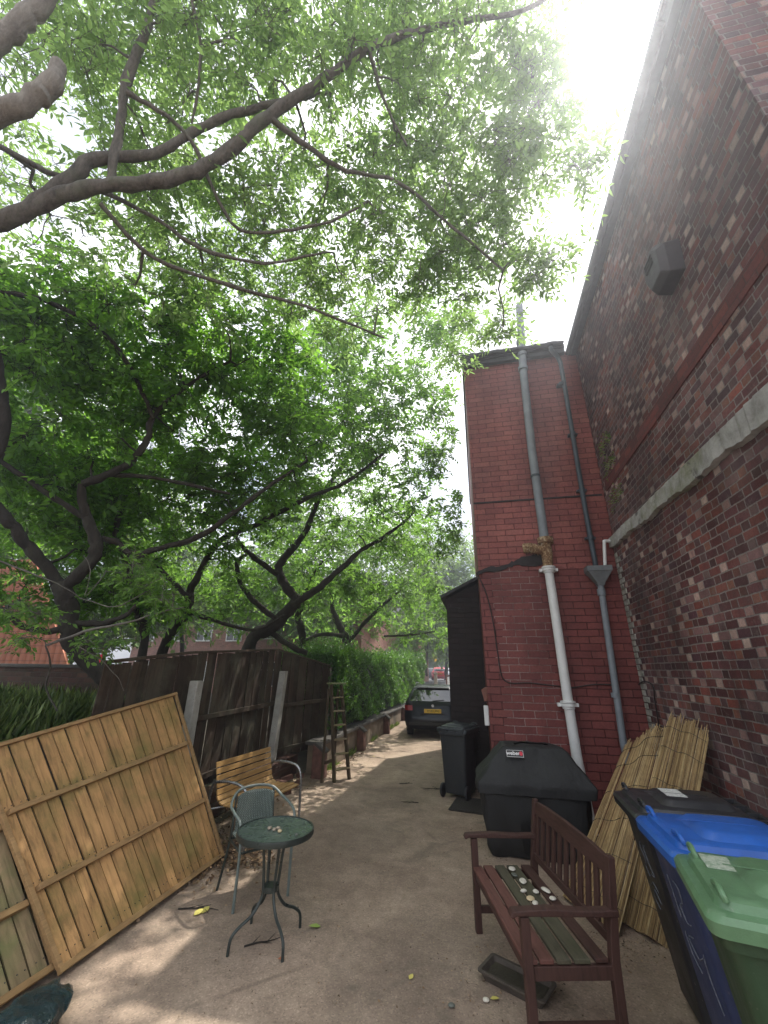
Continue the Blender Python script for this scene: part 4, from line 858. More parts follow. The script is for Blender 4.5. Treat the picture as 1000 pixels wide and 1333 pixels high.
# ------------------------------------------------------------------ leaning fence panels
def panel(name, label, BL, BR, TL, TR, mat, batt, nb=17, battens=(0.33, 0.66), seed=1, holes=False):
    rd = random.Random(seed)
    BL, BR, TL, TR = map(Vector, (BL, BR, TL, TR))
    ex = (BR - BL).normalized(); up = ((TL + TR) / 2 - (BL + BR) / 2); ez = (up - ex * up.dot(ex)).normalized(); ey = ez.cross(ex)
    Mx = Matrix((ex, ey, ez)).transposed().to_4x4(); Mx.translation = BL; Mi = Mx.inverted()
    root = thing(name, label, 'fence panel'); root.matrix_world = Mx
    def P(s, t, o):
        w = (BL * (1 - s) + BR * s) * (1 - t) + (TL * (1 - s) + TR * s) * t
        bow = math.sin(math.pi * s) * math.sin(math.pi * t) * 0.0
        v = Mi @ w; v.y += o + bow; return v
    # front is toward +X world => sign
    sg = 1 if (Mx.to_3x3() @ Vector((0, 1, 0))).x > 0 else -1
    def strip(bm, s0, t0, s1, t1, o0, o1, n=6, w=None):
        pass
    b = MB(); xs = np.linspace(0.012, 0.988, nb + 1)
    for k in range(nb):
        s0, s1 = xs[k], xs[k + 1] - rd.uniform(0.011, 0.016)
        o0 = sg * (0.002 + rd.uniform(0, .003)); o1 = sg * (0.014 + rd.uniform(0, .006)); th = -sg * 0.010
        nt = 8; wob = [rd.uniform(-.0022, .0022) for _ in range(nt + 1)]; base = len(b.v)
        for i in range(nt + 1):
            t_ = 0.015 + 0.97 * i / nt
            b.v += [tuple(P(s0 + wob[i], t_, o0)), tuple(P(s1 + wob[i] * .5, t_, o1)), tuple(P(s1 + wob[i] * .5, t_, o1 + th)), tuple(P(s0 + wob[i], t_, o0 + th))]
        for i in range(nt):
            for j in range(4): a = base + i * 4 + j; c = base + i * 4 + (j + 1) % 4; b.f.append((a, c, c + 4, a + 4))
        b.f.append((base, base + 1, base + 2, base + 3)); b.f.append((base + nt * 4 + 3, base + nt * 4 + 2, base + nt * 4 + 1, base + nt * 4))
    b.build('boards', mat, root)
    b = MB()
    for k in range(1, nb):
        sm = xs[k]; b.add([tuple(P(s_, t_, sg * o_)) for t_ in (0.02, 0.98) for s_, o_ in ((sm - .02, -.014), (sm + .014, -.014), (sm + .014, -.022), (sm - .02, -.022))], ((0,1,2,3),(7,6,5,4),(0,4,5,1),(1,5,6,2),(2,6,7,3),(3,7,4,0)))
    b.build('gap_shade_strips', M['gap_shade'], root)  # dark strips behind the board gaps, shade of the gaps put into their colour
    def bar(p, q, w, h, name_='batten'):
        bm = MB(); a = P(*p, sg * 0.024); c = P(*q, sg * 0.024); bm.beam(a, c, w if abs((c - a).x) < abs((c - a).z) else h, h if abs((c - a).x) < abs((c - a).z) else w, (0, 1, 0) if False else (0, 1, 0)); return bm.build(name_, batt, root, bevel=0.003)
    def bar2(p, q, w, d, name_):
        a = P(*p, 0); c = P(*q, 0); dv = (c - a).normalized(); nv = Vector((0, sg, 0)); sv = dv.cross(nv).normalized()
        bm = MB(); vs = []
        for e in (a, c):
            for i, j in ((-.5, 0.012), (.5, 0.012), (.5, d), (-.5, d)): vs.append(e + sv * w * i + nv * j)
        bm.add(vs, ((0,1,2,3),(7,6,5,4),(0,4,5,1),(1,5,6,2),(2,6,7,3),(3,7,4,0))); bm.build(name_, batt, root, bevel=0.003)
    b = MB()
    for t_ in list(battens) + [0.03, 0.97]:
        for k in range(nb):
            for q in (.3, .7):
                c_ = P(xs[k] * (1 - q) + xs[k + 1] * q, t_ + 0.028, sg * 0.019); b.box(c_.x - .003, c_.x + .003, c_.y - .002, c_.y + .002, c_.z - .003, c_.z + .003)
    b.build('nail_heads', M['gutter'], root)
    for t_ in battens: bar2((0.03, t_), (0.965, t_ + 0.005), 0.042, 0.050, 'batten')
    bar2((0, 0.012), (1, 0.012), 0.04, 0.042, 'bottom_rail'); bar2((0, 0.99), (1, 0.99), 0.034, 0.042, 'top_rail')
    bar2((0.008, 0.02), (0.008, 0.98), 0.034, 0.040, 'side_frame'); bar2((0.992, 0.02), (0.992, 0.98), 0.034, 0.040, 'side_frame')
    return root
M['gap_shade'] = wood('gap_shade_wood', (0.018, 0.011, 0.007), (11, 11, 1.1))  # near-black so the gaps between boards look shaded
M['new_wood'] = wood('tan_fence_boards', (0.38, 0.215, 0.088), (11, 11, 1.1), 0.55, 0.75, (0.12, 0.115, 0.03), 0.75, island=0.2)
M['new_batt'] = wood('tan_battens', (0.33, 0.20, 0.09), (2.0, 14, 14), 0.4, 0.75, (0.15, 0.13, 0.05), 0.4)
M['old_wood'] = wood('algae_stained_boards', (0.25, 0.18, 0.10), (11, 11, 1.1), 0.5, 0.85, (0.12, 0.14, 0.05), 0.85, island=0.25)
panel('fence_panel', 'tan wooden fence panel leaning against the fence and bank', (-2.80, 2.99, 0.02), (-2.80, 4.83, 0.02), (-4.13, 2.99, 1.22), (-3.75, 4.83, 1.59), M['new_wood'], M['new_batt'], 17, (0.31, 0.655), 3)
panel('fence_panel', 'older algae stained fence panel lying behind the tan one at the bottom left', (-2.93, 1.25, 0.02), (-2.87, 3.04, 0.02), (-4.20, 1.3, 1.16), (-4.14, 3.1, 1.18), M['old_wood'], M['new_batt'], 15, (0.26, 0.6), 9)

# ------------------------------------------------------------------ ladder
M['lad_wood'] = wood('old_ladder_wood', (0.085, 0.06, 0.04), (12, 12, 2), 0.5, 0.85, (0.14, 0.15, 0.06), 0.4)
M['lad_step'] = wood('ladder_tread_wood', (0.30, 0.24, 0.15), (3, 12, 12), 0.4, 0.85, (0.16, 0.18, 0.06), 0.6)
ld = thing('step_ladder', 'old folding wooden step ladder leaning by the end of the fence', 'ladder', (-2.75, 8.3, 0))
o_ = Vector((-2.75, 8.3, 0)); fl = Vector((-2.69, 8.16, 0)) - o_; fr = Vector((-2.50, 8.46, 0)) - o_
tl = Vector((-2.90, 8.30, 1.62)) - o_; tr = Vector((-2.76, 8.50, 1.62)) - o_
for a, c in ((fl, tl), (fr, tr)): b = MB(); b.beam(a, c, 0.035, 0.075, (0.8, -0.55, 0)); b.build('stile', M['lad_wood'], ld, bevel=0.004)
for k in range(6):
    t_ = 0.115 + k * 0.148; b = MB(); b.beam(fl.lerp(tl, t_), fr.lerp(tr, t_), 0.11, 0.024); b.build('tread', M['lad_step'], ld, bevel=0.003)
for a, c in ((Vector((-2.90, 8.07, 0)) - o_, tl + Vector((-.05, 0, -.08))), (Vector((-2.80, 8.42, 0)) - o_, tr + Vector((-.06, 0, -.08)))): b = MB(); b.beam(a, c, 0.03, 0.05, (0.8, -0.55, 0)); b.build('back_leg', M['lad_wood'], ld, bevel=0.004)
b = MB(); b.beam(Vector((-2.885, 8.15, 0.3)) - o_, Vector((-2.815, 8.44, 0.3)) - o_, 0.03, 0.05); b.build('cross_rail', M['lad_wood'], ld)
b = MB(); b.beam(tl + (tl - tr) * 0.22 + Vector((0, 0, .02)), tr + (tr - tl) * 0.3 + Vector((0, 0, .02)), 0.17, 0.028); b.build('top_cap', wood('mossy_cap', (0.22, 0.24, 0.12), (5, 5, 5)), ld, bevel=0.004)

# ------------------------------------------------------------------ slatted metal bench by the fence
M['slat_wood'] = wood('varnished_pine_slats', (0.42, 0.25, 0.095), (2, 14, 14), 0.4, 0.5, spots=False)
M['alu'] = simple('brushed_grey_tube', (0.35, 0.36, 0.37), 0.3, 0.2, 20, 0.05, metal=0.9)
a = Vector((-3.10, 5.08)); c = Vector((-2.98, 6.28)); d = (c - a).normalized()
mbn = thing('slatted_bench', 'small bench of honey coloured slats on curved grey tube legs in front of the fence', 'bench', ((a.x + c.x) / 2, (a.y + c.y) / 2, 0), math.atan2(d.y, d.x))
# local x along bench; front is -y
prof = [(0.10, 0.80), (0.085, 0.73), (0.07, 0.66), (0.055, 0.59), (0.04, 0.52), (0.02, 0.46), (-0.03, 0.415), (-0.10, 0.40), (-0.175, 0.40), (-0.25, 0.405), (-0.325, 0.41), (-0.395, 0.40)]
for i in range(len(prof)):
    y, z = prof[i]; p = prof[max(i - 1, 0)]; q = prof[min(i + 1, len(prof) - 1)]; tv = Vector((0, q[0] - p[0], q[1] - p[1])).normalized(); nv = Vector((1, 0, 0)).cross(tv)
    b = MB(); vs = []
    for x in (-.58, .58):
        for s, u in ((-.029, -.009), (.029, -.009), (.029, .009), (-.029, .009)): vs.append(Vector((x, y, z)) + tv * s + nv * u)
    b.add(vs, ((0,1,2,3),(7,6,5,4),(0,4,5,1),(1,5,6,2),(2,6,7,3),(3,7,4,0))); b.build('slat', M['slat_wood'], mbn, bevel=0.003)
for x in (-.50, .50):
    b = MB(); b.tube(smooth_path([(x, p[0] + (.018 if p[1] > .45 else 0), p[1] - (0.018 if p[1] < .45 else 0)) for p in prof], 2), 0.012, 8); b.build('slat_support', M['alu'], mbn, smooth=True)
for x in (-.62, .62):
    b = MB(); b.tube(smooth_path([(x, 0.16, 0.0), (x, 0.12, 0.35), (x, 0.075, 0.60), (x, -0.02, 0.645), (x, -0.22, 0.645), (x, -0.36, 0.60), (x, -0.42, 0.48), (x, -0.43, 0.25), (x, -0.44, 0.0)], 5), 0.016, 10)
    b.tube([(x, 0.09, 0.36), (x * 0.8, -0.05, 0.375), (x, -0.425, 0.375)], 0.010, 8); b.build('arm_frame', M['alu'], mbn, smooth=True)

# ------------------------------------------------------------------ bistro table
M['tube_green'] = simple('dark_green_tube', (0.035, 0.045, 0.042), 0.35, 0.25, 12, 0.05, metal=0.3)
t = NT('green_glass_top'); c = t.ramp(t.noise(7, 7, 0.7), [(0.3, (0.05, 0.075, 0.062)), (0.7, (0.10, 0.135, 0.115))]); c = t.mix(t.ramp(t.noise(25, 5), [(0.6, 0), (0.75, 0.3)]), c, (0.2, 0.22, 0.18))
t.col(c); t.rough(t.ramp(t.noise(5, 5), [(0.3, 0.12), (0.7, 0.35)])); M['green_glass'] = t.m
TX, TY, TZ = -1.695, 3.70, 0.69
tb_ = thing('bistro_table', 'small round table with green glass top and four bowed dark legs', 'table', (TX, TY, 0), R_(10))
b = MB(); b.lathe([(0.0, TZ - .008), (0.292, TZ - .008), (0.292, TZ), (0.0, TZ)], n=48); b.build('glass_top', M['green_glass'], tb_)
b = MB(); prof_ = [(0.288, TZ - .035), (0.303, TZ - .035), (0.307, TZ - .015), (0.303, TZ + .006), (0.292, TZ + .006), (0.290, TZ - .01)]
base = 0
for r, z in prof_:
    for j in range(56): q = 2 * math.pi * j / 56; b.v.append((r * math.cos(q), r * math.sin(q), z))
for i in range(len(prof_)):
    for j in range(56): a_ = i * 56 + j; c_ = i * 56 + (j + 1) % 56; i2 = ((i + 1) % len(prof_)) * 56; b.f.append((a_, c_, i2 + (j + 1) % 56, i2 + j))
b.build('rim', M['tube_green'], tb_, smooth=True)
for k in range(4):
    q = R_(45 + 90 * k - 4); cs, sn = math.cos(q), math.sin(q)
    b = MB(); b.tube(smooth_path([(cs * r, sn * r, z) for r, z in ((0.17, TZ - .03), (0.105, TZ - .045), (0.085, 0.55), (0.068, 0.40), (0.065, 0.28), (0.13, 0.185), (0.22, 0.14), (0.275, 0.09), (0.285, 0.0))], 5), 0.011, 8); b.build('leg', M['tube_green'], tb_, smooth=True)
b = MB(); b.lathe([(0.03, 0.30), (0.06, 0.30), (0.062, 0.32), (0.06, 0.335), (0.03, 0.335)], n=20); b.build('centre_ring', M['tube_green'], tb_, smooth=True); b = MB(); b.lathe([(0.02, TZ - .05), (0.17, TZ - .045), (0.17, TZ - .03), (0.02, TZ - .03)], n=24); b.build('top_plate', M['tube_green'], tb_, smooth=True)

# ------------------------------------------------------------------ wicker chair
t = NT('grey_green_wicker'); X, Y, Z = t.sep(); ax = t.math('ADD', X, Y)
w1 = t.math('SINE', t.math('MULTIPLY', X, 330)); w2 = t.math('SINE', t.math('MULTIPLY', Z, 330)); w3 = t.math('SINE', t.math('MULTIPLY', Y, 330))
wv = t.math('ADD', t.math('MULTIPLY', w1, w2), t.math('MULTIPLY', w1, w3))
t.col(t.mix(t.ramp(wv, [(0.2, 0.0), (0.8, 1.0)]), (0.10, 0.13, 0.115), (0.25, 0.30, 0.275))); t.rough(0.55); t.bump(wv, 0.9, 0.006); M['wicker'] = t.m
ch = thing('wicker_chair', 'grey green woven bistro armchair tucked behind the round table', 'chair', (-2.12, 4.28, 0), math.atan2(0.32, -0.37) - math.pi / 2)
# local: back at +y, front at -y, x across
b = MB()
seat = [rrect(-.20 * s, .20 * s, -.20 * s, .20 * s, .06 * s, z, 5) for s, z in ((0.5, 0.415), (0.96, 0.422), (1.04, 0.435), (1.06, 0.45), (1.0, 0.462), (0.5, 0.450), (0.1, 0.447))]
b.loft(seat); b.build('seat', M['wicker'], ch, smooth=True)
b = MB(); rows = 12; cols = 14
for i in range(rows + 1):
    z = 0.44 + (0.76 - 0.44) * i / rows
    for j in range(cols + 1):
        x = -0.185 + 0.37 * j / cols; y = 0.20 + 0.035 * (i / rows) - 0.05 * (abs(x) / 0.185) ** 2 
        zz = z - (0.03 * (abs(x) / 0.185) ** 3 if i == rows else 0); b.v.append((x, y, zz))
for i in range(rows):
    for j in range(cols): a_ = i * (cols + 1) + j; b.f.append((a_, a_ + 1, a_ + cols + 2, a_ + cols + 1))
b.build('backrest', M['wicker'], ch, smooth=True, solid=0.012)
b = MB(); b.tube(smooth_path([(-.245, -.19, 0.0), (-.245, -.19, 0.40), (-.26, -.17, 0.60), (-.275, -.03, 0.655), (-.26, 0.13, 0.69), (-.17, 0.225, 0.77), (0, 0.255, 0.79), (.17, 0.225, 0.77), (.26, 0.13, 0.69), (.275, -.03, 0.655), (.26, -.17, 0.60), (.245, -.19, 0.40), (.245, -.19, 0.0)], 6), 0.0125, 10)
b.build('arm_frame', simple('grey_green_tube', (0.13, 0.16, 0.15), 0.35, 0.2, 15, 0.05), ch, smooth=True)
for s in (-1, 1):
    b = MB(); b.tube(smooth_path([(s * .245, 0.27, 0.0), (s * .205, 0.20, 0.40), (s * .19, 0.215, 0.76)], 4), 0.0115, 8); b.build('rear_leg', M['tube_green'], ch, smooth=True)
b = MB(); b.tube([(-.24, -.19, .40), (.24, -.19, .40)], 0.010, 8); b.tube([(-.22, .20, .40), (.22, .20, .40)], 0.010, 8)
for s in (-1, 1): b.tube([(s * .24, -.19, .40), (s * .215, .21, .40)], 0.010, 8)
b.build('seat_frame', M['tube_green'], ch, smooth=True)

# ------------------------------------------------------------------ red brown garden bench
M['bench_w'] = wood('red_brown_stained_wood', (0.062, 0.030, 0.024), (2.5, 18, 18), 0.45, 0.6, spots=False, island=0.15)
M['bench_v'] = wood('red_brown_stained_uprights', (0.062, 0.030, 0.024), (18, 18, 2.5), 0.45, 0.6, spots=False, island=0.15)
M['bench_g'] = wood('grey_green_worn_slats', (0.085, 0.075, 0.05), (2.5, 18, 18), 0.5, 0.8, (0.06, 0.07, 0.03), 0.5, spots=False)
M['bench_r'] = wood('faded_red_slats', (0.14, 0.060, 0.048), (2.5, 18, 18), 0.4, 0.7, spots=False)
gb = thing('garden_bench', 'red brown wooden garden bench with shells on its worn seat', 'bench', (0.262, 3.715, 0), math.atan2(0.967, -0.254))
XB = 0.575
for s in (-1, 1):
    b = MB(); b.box(s * XB - .024, s * XB + .024, 0.235, 0.285, 0, 0.605); b.build('front_leg', M['bench_v'], gb, bevel=0.004)
    b = MB(); b.prism([(-.245, 0), (-.195, 0), (-.205, .42), (-.275, .88), (-.315, .88), (-.255, .42)], 'x', s * XB - .024, s * XB + .024); b.build('back_leg', M['bench_v'], gb, bevel=0.004)
    b = MB(); b.prism([(-.285, .605), (.31, .612), (.335, .600), (.345, .612), (.33, .636), (.12, .645), (-.1, .634), (-.285, .640)], 'x', s * XB - .032, s * XB + .032); b.build('armrest', M['bench_w'], gb, bevel=0.006)
    b = MB(); b.box(s * XB - .017, s * XB + .017, -.21, 0.234, 0.335, 0.395); b.build('side_rail', M['bench_v'], gb, bevel=0.003)
    b = MB(); b.box(s * XB - .015, s * XB + .015, -.205, 0.234, 0.12, 0.165); b.build('stretcher', M['bench_v'], gb, bevel=0.003)
b = MB(); b.box(-XB + .026, XB - .026, 0.24, 0.268, 0.335, 0.397); b.build('front_rail', M['bench_w'], gb, bevel=0.003)
for i, (y, w, mt_) in enumerate(((0.245, .075, 'bench_r'), (0.155, .078, 'bench_r'), (0.058, .078, 'bench_g'), (-0.045, .09, 'bench_g'), (-0.158, .075, 'bench_w'))):
    b = MB(); e = random.uniform(-.004, .004); b.box(-XB - .01 + e, XB + .01 + e, y - w / 2, y + w / 2, 0.399 + i * .0006, 0.419 + i * .0006); b.build('seat_slat', M[mt_], gb, bevel=0.004)
def bk(z): return -.23 - (z - .42) / .46 * .068
b = MB(); pts = [(-XB + .0, .78), (XB - .0, .78), (XB, .865), (XB * .6, .882), (0, .888), (-XB * .6, .882), (-XB, .865)]
vs = [(x, bk(z) + .014, z) for x, z in pts] + [(x, bk(z) - .014, z) for x, z in pts]; n = len(pts)
b.add(vs, [tuple(range(n)), tuple(reversed(range(n, 2 * n)))] + [(i, i + n, (i + 1) % n + n, (i + 1) % n) for i in range(n)]); b.build('top_rail', M['bench_w'], gb, bevel=0.004)
b = MB(); b.beam((-XB, bk(.49), .49), (XB, bk(.49), .49), 0.028, 0.05); b.build('lower_rail', M['bench_w'], gb, bevel=0.003)
for k in range(11):
    x = -XB + .06 + k * (2 * XB - .12) / 10; b = MB(); b.beam((x, bk(.50), .50), (x, bk(.79), .79), 0.052, 0.016, (0, 1, 0)); b.build('back_slat', M['bench_v'], gb, bevel=0.002)

# stones and shells
def pebble(label, name, p, sx, sy, sz, rz, mat, group, cat='stone'):
    b = MB(); n = 14; rr = random.Random(int(p[0] * 1000 + p[1] * 7000))
    ph = [rr.uniform(0, 6) for _ in range(3)]; rings = []
    for i in range(1, 8):
        th = math.pi * i / 8; rings.append([(sx * math.sin(th) * math.cos(q) * (1 + .08 * math.sin(2 * q + ph[0]) + .05 * math.sin(3 * q + ph[1])), sy * math.sin(th) * math.sin(q) * (1 + .07 * math.sin(2 * q + ph[2])), sz - sz * math.cos(th)) for q in [2 * math.pi * j / n for j in range(n)]])
    b.loft(rings); o = b.build(name, mat, None, smooth=True); o.location = p; o.rotation_euler = (0, 0, rz); return tag(o, label, cat, group)
M['shell_w'] = simple('pale_shell', (0.62, 0.58, 0.50), 0.5, 0.25, 25, 0.3, bscale=90)
M['shell_y'] = simple('cream_stone', (0.58, 0.46, 0.28), 0.6, 0.25, 25, 0.3)
M['stone_g'] = simple('green_grey_stone', (0.11, 0.12, 0.10), 0.6, 0.3, 20, 0.3)
M['stone_t'] = simple('tan_pebble', (0.36, 0.30, 0.23), 0.7, 0.25, 20, 0.3)
ST = [((667,1130),.036,.027,'shell_w','white round shell at the far end of the row on the bench seat'),((670,1138),.030,.020,'stone_g','dark grey green stone among the white shells on the bench'),((681,1146),.043,.025,'shell_w','long white shell third from the far end of the bench seat'),
      ((682,1159),.016,.026,'shell_w','small narrow shell standing near the front slat gap of the bench'),((691,1169),.034,.028,'shell_y','yellow cream stone on the bench seat'),((697,1175),.028,.020,'shell_w','pinkish white shell nearest the near armrest on the bench'),
      ((698,1160),.026,.022,'shell_w','round white shell in the middle of the bench seat'),((711,1158),.046,.023,'shell_w','longest oval shell towards the back of the bench seat'),((720,1169),.025,.023,'shell_w','round white shell closest to the backrest')]
for (px, sx, sy, mt_, lb) in ST:
    p = on_z(px[0], px[1] + 3, 0.421); pebble(lb, 'seashell' if 'shell' in lb else 'pebble', (p.x, p.y, 0.4215), sx, sy, 0.010, random.uniform(1.2, 2.2), M[mt_], 'shells and stones laid out on the bench', 'shell' if 'shell' in lb else 'stone')
for (px, sx, sy, mt_, lb) in (((351,1080),.026,.017,'stone_t','leftmost brown pebble on the green glass table'),((357,1082),.022,.015,'stone_t','flat brown pebble in the middle of the table'),((362,1080),.020,.016,'stone_t','rear brown pebble on the green glass table'),((364,1084),.020,.017,'shell_y','round cream pebble at the front of the group on the table'),((386,1089),.012,.010,'stone_g','tiny dark pebble near the rim of the green table')):
    p = on_z(px[0], px[1], TZ); pebble(lb, 'pebble', (p.x, p.y, TZ + .0005), sx, sy, 0.011, random.uniform(0, 3), M[mt_], 'pebbles on the round table')
for (px, lb, mt_) in (((633,1305),'pale blue grey pebble on the concrete by the planter tray','shell_w'), ((588,1312),'small dark stone on the concrete left of the planter tray','stone_g')):
    p = on_z(*px, 0); pebble(lb, 'pebble', (p.x, p.y, 0.002), .022, .016, 0.010, 0.4, M[mt_], None)

# planter tray and mat
M['tray'] = simple('dirty_grey_brown_plastic', (0.075, 0.06, 0.048), 0.8, 0.4, 12, 0.4)
c = Vector((0.105, 3.66)); dv = Vector((0.34, -0.18)).normalized()
pt = thing('planter_tray', 'shallow empty plastic planter tray on the concrete under the bench', 'tray', (c.x, c.y, 0.002), math.atan2(dv.y, dv.x))
b = MB(); b.loft([rrect(-.19, .19, -.085, .085, .015, 0), rrect(-.215, .215, -.105, .105, .02, .045), rrect(-.225, .225, -.115, .115, .02, .045), rrect(-.225, .225, -.115, .115, .02, .055), rrect(-.205, .205, -.095, .095, .02, .055), rrect(-.19, .19, -.085, .085, .015, .02)]); b.build('tray', M['tray'], pt, smooth=True)
b = MB(); b.box(-.185, .185, -.08, .08, .02, .032); b.build('soil', M['earth'], pt)
t = NT('rubber_mat'); X, Y, Z = t.sep(); vv = t.voro(42); t.col((0.035, 0.03, 0.026)); t.rough(0.85); t.bump(vv, 1.0, 0.02); M['mat'] = t.m
dm = MB(); dm.loft([rrect(-.26, .26, -.36, .36, .03, 0.003), rrect(-.265, .265, -.365, .365, .03, 0.012), rrect(-.25, .25, -.35, .35, .03, 0.02)]); 
o = dm.build('door_mat', M['mat']); o.location = (-0.27, 7.45, 0.0); o.rotation_euler = (0, 0, R_(-8)); tag(o, 'dark studded door mat on the concrete beside the covered barbecue', 'mat')

# ------------------------------------------------------------------ covered barbecue
def text_mesh(txt, size, mat, name, extrude=0.001, weight=0):
    cu = bpy.data.curves.new('txt', 'FONT'); cu.body = txt; cu.size = size; cu.extrude = extrude; cu.offset = weight; cu.align_x = 'CENTER'; cu.align_y = 'CENTER'
    ob = bpy.data.objects.new('txt', cu); COL.objects.link(ob); dg = bpy.context.evaluated_depsgraph_get(); dg.update()
    me = bpy.data.meshes.new_from_object(ob.evaluated_get(dg)); bpy.data.objects.remove(ob, do_unlink=True)
    me.materials.clear(); me.materials.append(mat); o = bpy.data.objects.new(name, me); COL.objects.link(o); return o
t = NT('black_cover_fabric'); f = t.noise(4, 6, 0.65); t.col(t.ramp(f, [(0.3, (0.012, 0.012, 0.013)), (0.7, (0.022, 0.023, 0.024))])); t.rough(0.62); t.spec(0.4)
wr_ = t.noise(7, 5, 0.6, t.mapv((1, 1, 0.4))); t.bump(t.math('ADD', wr_, t.math('MULTIPLY', t.noise(300, 2), 0.08)), 0.7, 0.03); M['cover'] = t.m
bq = thing('covered_barbecue', 'barbecue under a black fitted cover against the red wall', 'barbecue', (0.46, 5.86, 0))
def cring(x0, x1, y0, y1, r, z, amp=0.0, ph=0.0):
    ring = rrect(x0, x1, y0, y1, r, z, 10); out = []
    # subdivide long sides
    n = len(ring)
    for i in range(n):
        a_ = Vector(ring[i]); c_ = Vector(ring[(i + 1) % n]); L = (c_ - a_).length; k = max(1, int(L / 0.05)) if L > 0.09 else 1
        if L > 0.09: k = 12
        for j in range(k): out.append(a_.lerp(c_, j / k))
    cen = Vector(((x0 + x1) / 2, (y0 + y1) / 2, z)); res = []
    for i, p in enumerate(out):
        q = math.atan2(p.y - cen.y, p.x - cen.x); d_ = (p - cen).normalized()
        res.append(tuple(p + d_ * amp * (math.sin(9 * q + ph + z * 3) + 0.6 * math.sin(17 * q - ph * 2 + z * 5))))
    return res
from mathutils import noise as mn
def dense(S, k):
    out = []
    for a_, c_ in zip(S[:-1], S[1:]): out += [tuple(p + (q - p) * j / k for p, q in zip(a_, c_)) for j in range(k)]
    return out + [S[-1]]
def crumple(b, amp):
    nv = []
    for v in b.v:
        p = Vector(v); q = Vector((p.x * 4.2, p.y * 4.2, p.z * 2.2)); f = abs(mn.noise(q)) * 1.6 + 0.5 * abs(mn.noise(q * 2.7)); d_ = Vector((p.x, p.y, 0.25)).normalized()
        sag = -0.02 * abs(mn.noise(Vector((p.x * 2, p.y * 2, 7))))
        nv.append(tuple(p - d_ * amp * f + Vector((0, 0, sag))))
    b.v = nv
b = MB(); yo, xo = -5.86, -0.46
S_ = [(.03,1.02,-.20,.30,.07,.02,.022),(-.03,1.06,-.26,.31,.06,.13,.024),(-.06,1.09,-.31,.32,.05,.35,.020),(-.08,1.12,-.335,.34,.05,.55,.014),(-.10,1.14,-.35,.34,.04,.70,.006)]
b.loft([cring(s[0] + xo, s[1] + xo, s[2], s[3], s[4], s[5], s[6], 1.3) for s in dense(S_, 4)]); crumple(b, .042); b.build('skirt', M['cover'], bq, smooth=True)
b = MB(); S_ = [(-.13,1.17,-.37,.36,.035,.64,.010),(-.135,1.18,-.37,.36,.03,.735,.004),(-.115,1.165,-.36,.35,.03,.765,.002),(.02,1.06,-.28,.30,.03,.90,.002),(.15,.95,-.19,.25,.03,1.045,.002),(.19,.90,-.16,.22,.03,1.09,.002),(.24,.84,-.12,.18,.03,1.105,.002),(.35,.72,-.02,.08,.02,1.108,.0)]
b.loft([cring(s[0] + xo, s[1] + xo, s[2], s[3], s[4], s[5], s[6], 0.4) for s in dense(S_, 3)]); crumple(b, .040); b.build('hood_cover', M['cover'], bq, smooth=True)
b = MB(); nrm = Vector((0, -0.80, 0.60)); c0_ = Vector((-0.115, -0.232, 1.004)); 
badge = thing('x', 'x', 'x'); bpy.data.objects.remove(badge)
def bquad(w, h, off, mat, name, cx=0):
    bb = MB(); bb.box(cx - w / 2, cx + w / 2, -h / 2, h / 2, off, off + 0.002); o = bb.build(name, mat, bq); return o
t = NT('badge_white'); t.col((0.75, 0.75, 0.75)); t.rough(0.5); M['b_white'] = t.m
t = NT('badge_black'); t.col((0.02, 0.02, 0.02)); t.rough(0.5); M['b_black'] = t.m
t = NT('badge_red'); t.col((0.65, 0.03, 0.06)); t.rough(0.5); M['b_red'] = t.m
BMx = Matrix.Translation(c0_) @ Matrix.Scale(1.15, 4) @ Matrix.Rotation(R_(2), 4, 'Z') @ Matrix.Rotation(R_(56), 4, 'X')
parts = [bquad(.165, .066, 0.018, M['b_white'], 'badge_border'), bquad(.157, .058, 0.0205, M['b_black'], 'badge')]
tx = text_mesh('weber', 0.052, M['b_white'], 'badge_lettering', 0.0006, 0.0012); tx.parent = bq
bb = MB(); bb.prism([(0.018 * math.cos(q) * (1 if math.cos(q) > -.5 else .9) + .058, 0.021 * math.sin(q)) for q in [2 * math.pi * k / 16 for k in range(16)]], 'z', 0.023, 0.0245); rd_ = bb.build('badge_emblem', M['b_red'], bq)
for o in parts + [rd_]: o.matrix_basis = BMx
tx.matrix_basis = BMx @ Matrix.Translation((-0.018, 0.001, 0.0235))

# ------------------------------------------------------------------ wheelie bins
def plastic(name, c, rough=0.42): 
    t = NT(name); f = t.noise(9, 7, 0.7); cc = t.ramp(f, [(0.3, tuple(x * .8 for x in c)), (0.7, tuple(x * 1.12 for x in c))])
    cc = t.mix(t.ramp(t.noise(22, 8, 0.85, t.mapv((1, 3, .6), (0, 0, .5))), [(0.58, 0.0), (0.68, 0.35)]), cc, tuple(x * 1.3 + 0.05 for x in c)); cc = t.mix(t.ramp(t.noise(3.2, 7, 0.8, t.mapv((1, 1, .5))), [(0.48, 0.0), (0.70, 0.5)]), cc, tuple(x * 0.5 + 0.03 for x in c))
    cc = t.mix(t.ramp(t.noise(45, 3), [(0.66, 0.0), (0.72, 0.25)]), cc, (0.3, 0.28, 0.24))
    t.col(cc); t.rough(t.ramp(t.noise(6, 5), [(0.3, rough - .08), (0.7, rough + .15)])); t.bump(t.noise(160, 3), 0.25, 0.003); return t.m
